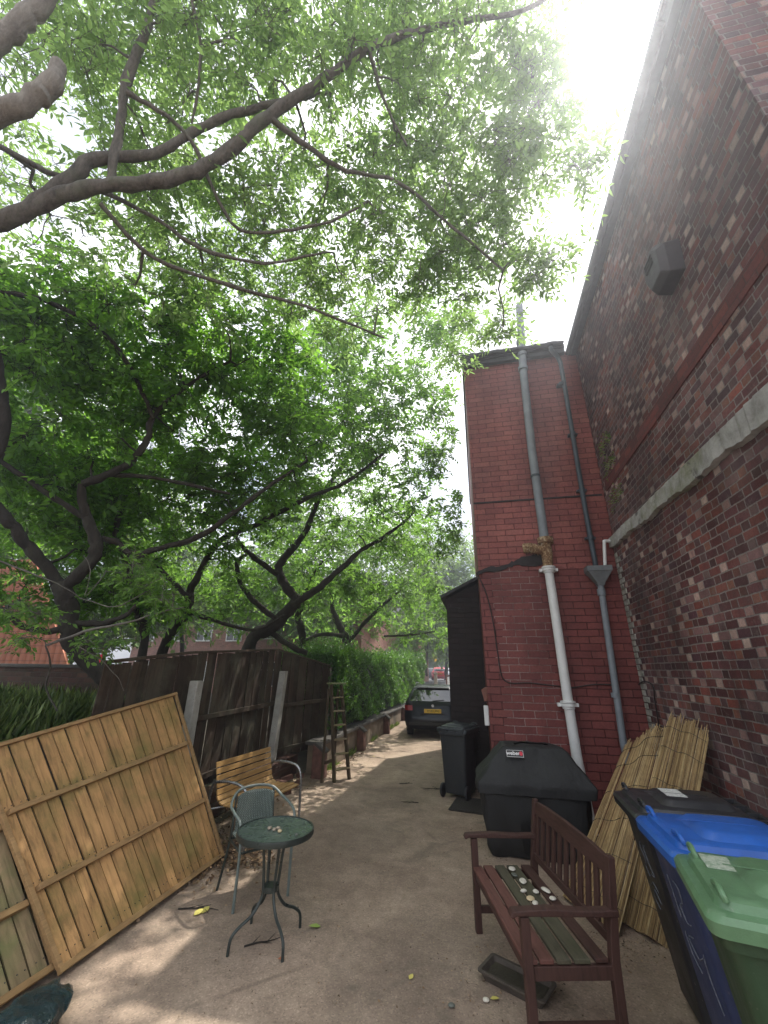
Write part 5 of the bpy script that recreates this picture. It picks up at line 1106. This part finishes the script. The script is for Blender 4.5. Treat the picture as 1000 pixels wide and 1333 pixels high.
def make_bin(label, body_c, lid_c, loc, rz, scrib=None, sticker=None, group='wheelie bins beside the house wall'):
    root = thing('wheelie_bin', label, 'bin', loc, rz, group); root.scale = (.88, .88, 1.0) if 'alone' in label else (1, 1, 1.075)
    mb_, ml_ = plastic('bin_body_plastic', body_c), plastic('bin_lid_plastic', lid_c, 0.36)
    b = MB()   # front at x=0 (towards the driveway), hinge at x=+0.72, width 0.58
    b.loft([rrect(.16, .60, -.215, .215, .05, .06), rrect(.155, .62, -.22, .22, .05, .12), rrect(.04, .66, -.262, .262, .05, .86), rrect(.03, .665, -.268, .268, .045, .90), rrect(.012, .68, -.285, .285, .045, .905), rrect(.008, .685, -.29, .29, .045, .965), rrect(.03, .665, -.27, .27, .04, .967)])
    b.build('body', mb_, root, smooth=True)
    b = MB()
    b.loft([rrect(-.022, .70, -.312, .312, .05, .945), rrect(-.026, .70, -.316, .316, .05, .985), rrect(-.012, .69, -.302, .302, .05, 1.003), rrect(.012, .66, -.275, .275, .05, 1.006)])
    b.build('lid', ml_, root, smooth=True)
    b = MB(); b.loft([rrect(.02, .64, -.262, .262, .06, 1.004), rrect(.03, .63, -.252, .252, .06, 1.030), rrect(.05, .61, -.232, .232, .06, 1.038)])
    b.loft([rrect(.17, .60, -.20, .20, .06, 1.036), rrect(.20, .58, -.165, .165, .06, 1.062), rrect(.23, .56, -.14, .14, .05, 1.068)])
    b.build('lid_panel', ml_, root, smooth=True)
    for y in (-.20, .205):
        b = MB(); b.tube(smooth_path([(.055, y - .055, 1.03), (.048, y - .05, 1.052), (.05, y, 1.060), (.048, y + .05, 1.052), (.055, y + .055, 1.03)], 4), 0.011, 8); b.build('lid_grip', ml_, root, smooth=True)
    b = MB()
    b.box(.12, .50, -.004, .004, 1.068, 1.0705); b.build('lid_ridge', ml_, root, bevel=0.002)
    b = MB(); b.tube([(.735, -.27, 1.0), (.735, .27, 1.0)], .016, 10)
    for y in (-.24, -.08, .08, .24): b.box(.66, .745, y - .018, y + .018, .965, 1.018)
    b.build('hinge_bar', ml_, root, smooth=True)
    b = MB(); b.box(.62, .70, -.25, .25, .90, .94); b.build('handle_bar', mb_, root, bevel=0.01)
    for s in (-1, 1):
        b = MB(); vs = []
        for k, (r, x) in enumerate(((.04, -.022), (.085, -.026), (.10, -.016), (.10, .016), (.085, .026), (.04, .022))): vs.append([(.62 + r * math.cos(q), s * .245 + x, .10 + r * math.sin(q)) for q in [2 * math.pi * j / 22 for j in range(22)]])
        b.loft(vs); b.build('wheel', M['gutter'], root, smooth=True)
    if sticker:
        b = MB(); x, y, w, h, sc_, zz = sticker; b.box(x, x + w, y - h / 2, y + h / 2, zz, zz + .0015); o = b.build('sticker', sc_, root)
    if scrib:
        b = MB(); 
        for st in scrib:
            pts = []
            for (u, v) in st:
                z = v; x = np.interp(z, [.12, .86], [.155, .04]) - .004; pts.append((float(x), u, z))
            b.tube(smooth_path(pts, 4), 0.0028, 5)
        b.build('painted_number', M['b_white2'], root)
    return root
t = NT('chalky_white_paint'); t.col(t.ramp(t.noise(60, 5), [(0.45, (0.10, 0.11, 0.14)), (0.6, (0.18, 0.19, 0.22))])); t.rough(0.8); M['b_white2'] = t.m
t = NT('printed_label'); X, Y, Z = t.sep(); t.col(t.mix(t.ramp(t.noise(70, 2), [(0.52, 0.0), (0.56, 0.45)]), (0.62, 0.62, 0.60), (0.16, 0.17, 0.17))); t.rough(0.5); M['label'] = t.m
t = NT('worn_pale_label'); t.col(t.mix(t.ramp(t.noise(45, 6, 0.8), [(0.45, 0.0), (0.6, 0.8)]), (0.42, 0.46, 0.38), (0.13, 0.22, 0.13))); t.rough(0.6); M['label2'] = t.m
def digit_strokes(kind):
    if kind == 1: return [[(-.09,.80),(-.03,.78),(-.06,.70),(-.10,.66),(-.03,.65)], [(.02,.79),(.06,.76),(.02,.70),(.07,.66),(.03,.62)], [(-.08,.58),(.0,.60),(.08,.56)], [(-.06,.52),(.02,.56),(.08,.50),(.02,.47)]]
    return [[(.10,.80),(.09,.72),(.08,.64)], [(.02,.80),(-.04,.79),(-.03,.73),(.02,.71),(.0,.65),(-.06,.66)], [(-.02,.60),(.06,.57),(.0,.52),(-.07,.55)], [(.10,.58),(.09,.50),(.02,.46)], [(-.11,.58),(-.10,.50),(-.12,.44),(-.14,.40)]]
make_bin('black wheelie bin with a small white label on its lid, next to the reed screen', (0.016, 0.017, 0.020), (0.022, 0.023, 0.027), (0.935, 3.61, 0), R_(-3), digit_strokes(1), (.24, .02, .12, .20, M['label'], 1.0685))
make_bin('blue wheelie bin with bright blue lid between the black and green bins', (0.022, 0.035, 0.095), (0.018, 0.105, 0.42), (0.905, 3.02, 0), R_(-2), digit_strokes(2))
make_bin('green wheelie bin with pale green lid nearest the camera', (0.026, 0.058, 0.026), (0.105, 0.205, 0.105), (0.845, 2.44, 0), R_(-11), None, (.07, .12, .11, .16, M['label2'], 1.0385))
make_bin('dark grey wheelie bin standing alone by the dark porch', (0.030, 0.034, 0.038), (0.050, 0.058, 0.065), (-0.62, 8.05, 0) if False else (-0.30, 8.24, 0), R_(-112), group='wheelie bins beside the house wall')

# ------------------------------------------------------------------ reed screens
M['reed'] = None
t = NT('dry_reed_stalks'); geo = t.n.new('ShaderNodeNewGeometry')
c = t.ramp(geo.outputs['Random Per Island'], [(0, (0.14, 0.085, 0.035)), (0.3, (0.32, 0.21, 0.09)), (0.7, (0.45, 0.32, 0.15)), (1, (0.58, 0.45, 0.25))])
c = t.mix(t.ramp(t.noise(8, 6, .7), [(0.4, 0.0), (0.7, 0.6)]), c, (0.14, 0.09, 0.045)); t.col(c); t.rough(0.75); M['reed'] = t.m
def reeds(label, BL, BR, TL, TR, n, bulge, seed):
    rd = random.Random(seed); BL, BR, TL, TR = map(Vector, (BL, BR, TL, TR)); c = (BL + BR) / 2; c.z = 0
    root = thing('reed_screen', label, 'reed screen', c, group='reed screens leaning in the corner'); nv = ((BR - BL).cross(TL - BL)).normalized()
    if nv.x > 0: nv = -nv
    b = MB()
    for k in range(n):
        s = k / (n - 1) + rd.uniform(-.3, .3) / n; lay = rd.choice((0, .006, .012)); e = nv * (math.sin(s * 3.14) * bulge + math.sin(s * 11) * 0.02 + lay)
        p = BL.lerp(BR, s) + e; q = TL.lerp(TR, s) + e; ln = rd.uniform(-.05, .05) + (.04 if rd.random() < .2 else 0)
        q = q + (q - p).normalized() * ln; mid = p.lerp(q, .5) + nv * rd.uniform(-.008, .008) + Vector((rd.uniform(-.008, .008), 0, 0))
        r = rd.uniform(.0028, .0055); b.tube([p - c, mid - c, q - c], [r, r, r * .75], 5)
    b.build('reeds', M['reed'], root)
    b = MB()
    for t_ in (.1, .28, .46, .64, .82, .94):
        b.tube([(BL.lerp(BR, s).lerp(TL.lerp(TR, s), t_) + nv * (math.sin(s * 3.14) * bulge + math.sin(s * 11) * .02 + .019)) - c for s in np.linspace(0, 1, 24)], .0022, 4)
    b.build('binding_wire', M['cable'], root); return root
a1 = on_y(813, 976, 5.45); a2 = on_y(868, 946, 5.5)
reeds('wider reed screen leaning in front, its foot beside the bench back', (0.62, 4.95, 0.0), (0.88, 4.36, 0.0), a1, a2, 150, 0.03, 4)
reeds('narrow reed screen standing behind the black bin against the brick', (0.98, 4.66, 0.0), (1.24, 4.34, 0.0), (1.98, 5.42, 1.46), (2.10, 4.90, 1.40), 110, 0.03, 8)

# ------------------------------------------------------------------ cars
t = NT('car_tyre'); t.col((0.012, 0.012, 0.012)); t.rough(0.85); M['tyre'] = t.m
t = NT('wheel_rim'); t.col((0.45, 0.46, 0.47)); t.rough(0.3); t.b.inputs['Metallic'].default_value = 0.9; M['rim'] = t.m
t = NT('tail_light_red'); t.col((0.35, 0.01, 0.012)); t.rough(0.12); M['tail'] = t.m
t = NT('plate_yellow'); t.col((0.72, 0.47, 0.03)); t.rough(0.35); M['plate'] = t.m
t = NT('car_glass'); t.col((0.015, 0.02, 0.02)); t.rough(0.03); t.spec(1.0); t.b.inputs['Coat Weight'].default_value = 1.0; M['cglass'] = t.m
M['trim'] = simple('black_trim', (0.012, 0.012, 0.013), 0.5, 0.2, 10, 0)
def paint(c):
    t = NT('car_paint'); t.col(c); t.rough(0.35); t.spec(0.25); t.b.inputs['Coat Weight'].default_value = 0.45; t.b.inputs['Coat Roughness'].default_value = 0.04; return t.m
def make_car(label, color, loc, rz, plate=None, wagon=True, detail=True, group=None, scale=1.0):
    root = thing('parked_car', label, 'car', loc, rz, group); pm = paint(color)
    L = 4.3
    O = [(.10,.24),(.03,.32),(.0,.46),(.02,.60),(.07,.74),(.09,.90),(.13,1.00),(.36,1.36),(.48,1.44),(1.2,1.485),(2.1,1.455),(2.55,1.32),(3.05,1.02),(3.3,.97),(3.9,.86),(4.2,.72),(4.3,.55),(4.3,.34),(4.2,.22),(3.0,.20),(1.3,.20)]
    if not wagon: O[6:9] = [(.20,1.0),(.55,1.32),(.75,1.41)]
    def hw(z): return float(np.interp(z, [.2, .35, .6, .9, 1.0, 1.36, 1.5], [.80, .86, .885, .875, .855, .665, .60]))
    def pt(s, y, z, k): 
        yc, zc = 2.15, .75; return (s * hw(z), yc + (y - yc) * k, zc + (z - zc) * k if z > .3 else z)
    rings = []
    for s, k in ((-1, .955), (-.985, .975), (-.93, .992), (-.7, 1), (0, 1.003), (.7, 1), (.93, .992), (.985, .975), (1, .955)): rings.append([pt(s, y, z, k) for y, z in O])
    b = MB(); b.loft(rings); b.build('body', pm, root, smooth=True)
    i0 = 6; (ya, za), (yb, zb) = O[6], O[7]
    def on_hatch(s, f, o=0.006): y = ya + (yb - ya) * f; z = za + (zb - za) * f; return (s * hw(z), y - o - .004, z + o * .6)
    b = MB(); b.add([on_hatch(s, f) for f in (.06, .94) for s in (-.86, -.4, 0, .4, .86)], [(0,1,6,5),(1,2,7,6),(2,3,8,7),(3,4,9,8)]); b.build('rear_window', M['cglass'], root)
    for sgn in (-1, 1):
        b = MB()
        for (y0_, y1_, f0, f1) in ((.75, 1.35, .5, .5), (1.42, 2.15, 0, 0), (2.22, 2.85, 0, 0)):
            zt0, zt1 = 1.36, (1.36 if y1_ < 2.5 else 1.12)
            if y0_ < 1: q = [(y0_ - .12, 1.02), (y1_, 1.02), (y1_, 1.37), (y0_, 1.35)]
            else: q = [(y0_, 1.0), (y1_, 1.0), (y1_ if y1_ < 2.5 else 2.52, 1.36 if y1_ < 2.5 else 1.25), (y0_, 1.37)]
            b.add([(sgn * (hw(z) * 1.0 + .004), 2.15 + (y - 2.15) * .97, z - .012) for y, z in q], [(0, 1, 2, 3)])
        b.build('side_window', M['cglass'], root)
        b = MB(); b.loft([[(sgn * .895 * f, y, z) for y, z in ((.02 + .12 * (f > .9), .76), (.03 + .12 * (f > .9), .90), (.12 + .12 * (f > .9), .90), (.10 + .12 * (f > .9), .76))] for f in (.70, .86, .985)]); b.build('tail_light', M['tail'], root)
        for y in (.85, 3.45):
            wh = MB(); wh.loft([[(sgn * x, y + r * math.cos(q), .31 + r * math.sin(q)) for q in [2 * math.pi * j / 24 for j in range(24)]] for r, x in ((.22, .70), (.31, .70), (.315, .74), (.315, .86), (.30, .885), (.22, .885))])
            o = wh.build('wheel', M['tyre'], root, smooth=True)
            if detail: rm = MB(); rm.loft([[(sgn * x, y + r * math.cos(q), .31 + r * math.sin(q)) for q in [2 * math.pi * j / 20 for j in range(20)]] for r, x in ((.205, .87), (.205, .890), (.06, .875))]); rm.build('rim', M['rim'], o, smooth=True)
        if detail:
            b = MB(); b.loft([[(sgn * (.90 + dx), 2.72 + dy, z) for dy, z in ((0, .98), (.12, .98), (.12, 1.12), (0, 1.12))] for dx, dy in ((0, .02), (.16, 0))]); b.build('door_mirror', pm, root, bevel=.02)
            b = MB(); b.tube([(sgn * .60, .75, 1.47), (sgn * .60, .95, 1.52), (sgn * .60, 2.0, 1.51), (sgn * .60, 2.2, 1.46)], .014, 6); b.build('roof_rail', M['trim'], root)
    if plate:
        b = MB(); b.box(-.26, .26, -.022, -.004, .70, .81, None); o = b.build('number_plate', M['plate'], root)
        o2 = text_mesh(plate, .088, M['b_black'], 'plate_lettering', .0008); o2.parent = o; o2.matrix_basis = Matrix.Translation((0, -.0235, .755)) @ Matrix.Rotation(R_(90), 4, 'X')
        b = MB(); b.box(-.74, .74, -.02, .05, .36, .44); b.box(-.35, .35, .012, .03, .66, .69); b.build('bumper_trim', M['trim'], root, bevel=.01)
        b = MB(); b.box(-.52, .52, .30, .40, 1.385, 1.405); b.build('spoiler', pm, root, bevel=.008)
        b = MB(); b.lathe([(.0, 0), (.04, 0), (.04, .008), (0, .008)], n=18); o = b.build('emblem', M['rim'], root); o.matrix_basis = Matrix.Translation((0, .072, .90)) @ Matrix.Rotation(R_(90), 4, 'X')
        b = MB(); b.beam(on_hatch(0, .08, .014), on_hatch(.42, .16, .014), .02, .012); b.build('wiper', M['trim'], root)
        b = MB(); b.prism([(.55, 1.44), (.75, 1.46), (.70, 1.53), (.66, 1.54)], 'x', -.015, .015); b.build('aerial_fin', M['trim'], root)
    return root
make_car('dark navy estate car parked at the end of the drive, rear towards the camera', (0.006, 0.008, 0.014), (-1.47, 13.7, 0), R_(2), 'YF18 LPN')
def street_car(label, px, py, d, color, rz, plate=None):
    p = at_depth(px, py, d); make_car(label, color, (p.x, p.y, ground_z(p.y) + .006), rz, plate, False, False, 'cars parked along the street')
street_car('bright red hatchback parked across the road beyond the estate car', 573, 883, 47, (0.50, 0.012, 0.022), R_(8), 'YC06 RKN')
street_car('pale silver car in the street behind the red hatchback', 566, 874, 62, (0.45, 0.47, 0.50), R_(6))
street_car('dark car farther up the street left of the silver one', 560, 873, 60, (0.05, 0.055, 0.06), R_(4))
street_car('white car in the street to the right of the red hatchback', 587, 877, 58, (0.72, 0.73, 0.75), R_(8))
# gate piers and post
p = at_depth(567.5, 890, 31); gp = thing('gate_post', 'weathered stone gate post standing before the red car', 'post', (p.x, p.y, ground_z(p.y)))
b = MB(); b.loft([rrect(-.13, .13, -.13, .13, .02, 0), rrect(-.12, .12, -.12, .12, .02, 1.12), rrect(-.16, .16, -.16, .16, .02, 1.13), rrect(-.16, .16, -.16, .16, .02, 1.20), rrect(-.05, .05, -.05, .05, .02, 1.28)]); b.build('shaft', simple('old_stone', (0.26, 0.22, 0.16), 0.9, 0.3, 8, .4), gp)
p = at_depth(585, 892, 26); gq = thing('gate_pier', 'white painted pier edged in brick by the dark porch', 'pier', (p.x, p.y, ground_z(p.y)))
b = MB(); b.box(-.10, .4, -.17, .17, .1, 1.15); b.build('panel', M['white_paint'], gq); b = MB(); b.box(-.2, -.102, -.18, .18, 0, 1.2); b.box(-.2, .42, -.18, .18, 1.2, 1.3); b.box(-.1, .42, -.18, .18, -.02, .098); b.build('brick_edge', M['butt_brick'], gq)
p = at_depth(567, 868, 52); sp_ = thing('street_sign', 'thin post with a small yellow sign far up the street', 'sign', (p.x, p.y, ground_z(p.y)))
b = MB(); b.tube([(0, 0, 0), (0, 0, 2.9)], .035, 8); b.build('post', M['pipe_grey'], sp_); t = NT('sign_yellow'); t.col((0.85, 0.62, 0.02)); t.rough(.5)
b = MB(); b.box(-.22, .22, -.05, -.036, 2.2, 2.9); b.build('plate', t.m, sp_, bevel=.004)

# ------------------------------------------------------------------ small things on the ground
M['litter'] = None
t = NT('dry_leaf_litter'); geo = t.n.new('ShaderNodeNewGeometry'); t.col(t.ramp(geo.outputs['Random Per Island'], [(0, (0.05, 0.03, 0.018)), (.5, (0.15, 0.09, 0.045)), (.9, (0.28, 0.18, 0.10)), (1, (0.42, 0.30, 0.18))])); t.rough(.8); M['litter'] = t.m
def scatter_litter(name, label, spots, n, size, mat, wid=.55, lift=.02):
    P = []
    for (x, y, sx, sy, w) in spots: k = int(n * w); P.append(np.stack([x + RNG.normal(size=k) * sx, y + RNG.normal(size=k) * sy, np.abs(RNG.normal(size=k)) * lift + .004], 1))
    P = np.concatenate(P); n_ = len(P); D = RNG.normal(size=(n_, 3)); D[:, 2] *= .25; N_ = RNG.normal(size=(n_, 3)) * .35 + np.array([0, 0, 1]); Ls = size * (.5 + RNG.random(n_))
    return tag(leaves_mesh(name, P, D, N_, Ls, Ls * wid, mat, None, .2, -.1), label, 'leaf litter', kind='stuff')
scatter_litter('leaf_litter', 'dry brown leaf litter drifted along the foot of the fence', [(-3.0, 4.9, .28, .35, .45), (-3.5, 6.6, .2, 1.0, .25), (-3.05, 3.9, .12, .5, .05), (-3.0, 9.5, .1, 1.2, .1), (-2.6, 4.9, .2, .15, .15)], 3600, .035, M['litter'])
scatter_litter('ground_debris', 'tiny bits of bark, seed and leaf scattered over the concrete', [(-1.2, 4.5, 1.0, 2.2, .5), (-1.8, 8.5, .7, 2.5, .25), (0.1, 3.6, .35, .35, .15), (1.0, 4.3, .3, .15, .2), (-0.1, 6.2, .12, .7, .15), (-2.9, 10.5, .15, 1.6, .15)], 1500, .014, M['litter'], lift=.003)
t = NT('yellow_leaf'); t.col((0.55, 0.48, 0.12)); t.rough(.6); M['yl'] = t.m
t = NT('lime_leaf'); t.col((0.30, 0.42, 0.08)); t.rough(.6); M['ll'] = t.m
t = NT('russet_leaf'); t.col((0.38, 0.12, 0.05)); t.rough(.6); M['rl'] = t.m
for (px, mt_, s, lb) in (((252,1192),'yl',.10,'large yellow leaf on the concrete left of the table'),((263,1189),'yl',.09,'second yellow leaf overlapping, right beside the large one'),((418,1206),'ll',.10,'lime green leaf on the concrete right of the table legs'),((371,1247),'rl',.055,'russet leaf on the concrete in front of the table'),((533,1275),'yl',.05,'small ochre leaf on the open concrete at the bottom middle'),((638,1300),'yl',.06,'pale yellow leaf beside the planter tray'),((487,985),'yl',.05,'small pale leaf in the sunny part of the drive')):
    p = on_z(*px, 0.006); a_ = random.uniform(0, 6)
    o = leaves_mesh('fallen_leaf', np.zeros((1, 3)), np.array([[math.cos(a_), math.sin(a_), .05]]), np.array([[.1, .1, 1.]]), np.array([s]), np.array([s * .62]), M[mt_], None, .12, -.08); o.location = p; tag(o, lb, 'leaf', 'fallen leaves on the concrete')
def twig(label, px, L, ang, seed):
    rd = random.Random(seed); p = on_z(*px, 0.008); b = MB(); pts = [Vector((0, 0, 0))]; a_ = ang
    for k in range(5): a_ += rd.uniform(-.3, .3); pts.append(pts[-1] + Vector((math.cos(a_), math.sin(a_), rd.uniform(-.01, .02))) * L / 5); pts[-1].z = abs(pts[-1].z)
    b.tube(pts, [.006, .006, .005, .004, .003, .002], 5)
    for k in (1, 2, 3): q = a_ + rd.choice((-1, 1)) * rd.uniform(.5, .9); b.tube([pts[k], pts[k] + Vector((math.cos(q), math.sin(q), .05)) * L * .35], [.004, .002], 4)
    o = b.build('twig', M['bark'], None); o.location = p; tag(o, label, 'twig', 'fallen twigs on the concrete')
twig('branched twig caught against the grey bin wheel', (585, 1028), .5, 3.3, 1); twig('thin twig lying left of the grey bin', (545, 1045), .28, 3.0, 2)
twig('curved twig on the concrete left of the round table', (232, 1183), .35, .5, 3); twig('short twig between the table legs', (318, 1232), .28, .9, 4); twig('faint twig in the middle of the drive', (520, 1020), .25, .1, 5)
# rubble bricks in the gap under the fence
RB = simple('broken_brick', (0.12, 0.055, 0.04), .9, .5, 9, .6, dist=.01); rd = random.Random(5)
for k, (x, y, z, s) in enumerate(((-3.32, 6.6, .0, 1), (-3.42, 6.95, .0, 1), (-3.25, 7.3, .0, 1), (-3.40, 7.45, .07, .9), (-3.22, 7.75, .0, 1), (-3.45, 7.8, .06, 1), (-3.30, 8.02, .07, .8), (-3.50, 7.1, .07, 1), (-3.18, 6.25, .0, .8), (-3.5, 6.4, .03, 1))):
    b = MB(); vs = []
    b.box(-.1075 * s, .1075 * s, -.05, .05, 0, .07); o = b.build('loose_brick', RB, None, bevel=.008); o.location = (x, y, z + .002); o.rotation_euler = (rd.uniform(-.15, .15), rd.uniform(-.25, .1), rd.uniform(0, 3)); 
    tag(o, 'broken brick lying in the rubble under the fence behind the slatted bench', 'brick', 'loose bricks under the fence')
# sack at the bottom left
b = MB(); rings = []
for i in range(9):
    th = math.pi * (i + .6) / 10; rings.append([((.26 * math.sin(th) ** .8) * math.cos(q) * (1 + .10 * math.sin(5 * q + i) + .05 * math.sin(11 * q)), (.16 * math.sin(th) ** .8) * math.sin(q) * (1 + .08 * math.sin(7 * q - i)), .075 - .075 * math.cos(th) + .008 * math.sin(9 * q + i * 2)) for q in [2 * math.pi * j / 40 for j in range(40)]])
b.loft(rings); sk = simple('dark_teal_sack', (0.012, 0.032, 0.038), .25, .4, 6, .8, bscale=18, dist=.03); o = b.build('plastic_sack', sk, None, smooth=True); o.location = (-2.57, 2.60, 0); o.rotation_euler = (0, 0, R_(100)); tag(o, 'crumpled dark teal plastic sack on the ground in the bottom left corner', 'sack')
# red tag hanging at the fence end
p = at_depth(132, 852, 4.55); b = MB(); b.prism([(-.014, 0), (.012, .0), (.018, -.05), (.004, -.09), (-.016, -.055)], 'y', 0, .006); b.tube([(0, .003, 0), (.004, .003, .07)], .0015, 4)
t = NT('red_ribbon'); t.col((.65, .02, .06)); t.rough(.6); o = b.build('red_ribbon', t.m, None); o.location = p; tag(o, 'small red ribbon hanging at the left end of the fence', 'ribbon')

# ------------------------------------------------------------------ haze volume added to imitate lens glare towards the sun
b = MB(); b.box(-170, 170, -80, 280, -1.2, 22)
hz = bpy.data.materials.new('glare_veil_haze'); hz.use_nodes = True; hn = hz.node_tree.nodes; hn.clear()
ho = hn.new('ShaderNodeOutputMaterial'); pv = hn.new('ShaderNodeVolumePrincipled')
pv.inputs['Color'].default_value = (0.86, 0.90, 1.0, 1); pv.inputs['Density'].default_value = 0.008; pv.inputs['Anisotropy'].default_value = 0.78
hz.node_tree.links.new(pv.outputs[0], ho.inputs['Volume'])
tag(b.build('haze', hz), 'added thin haze volume imitating the lens glare veil towards the sun', 'haze', kind='stuff')
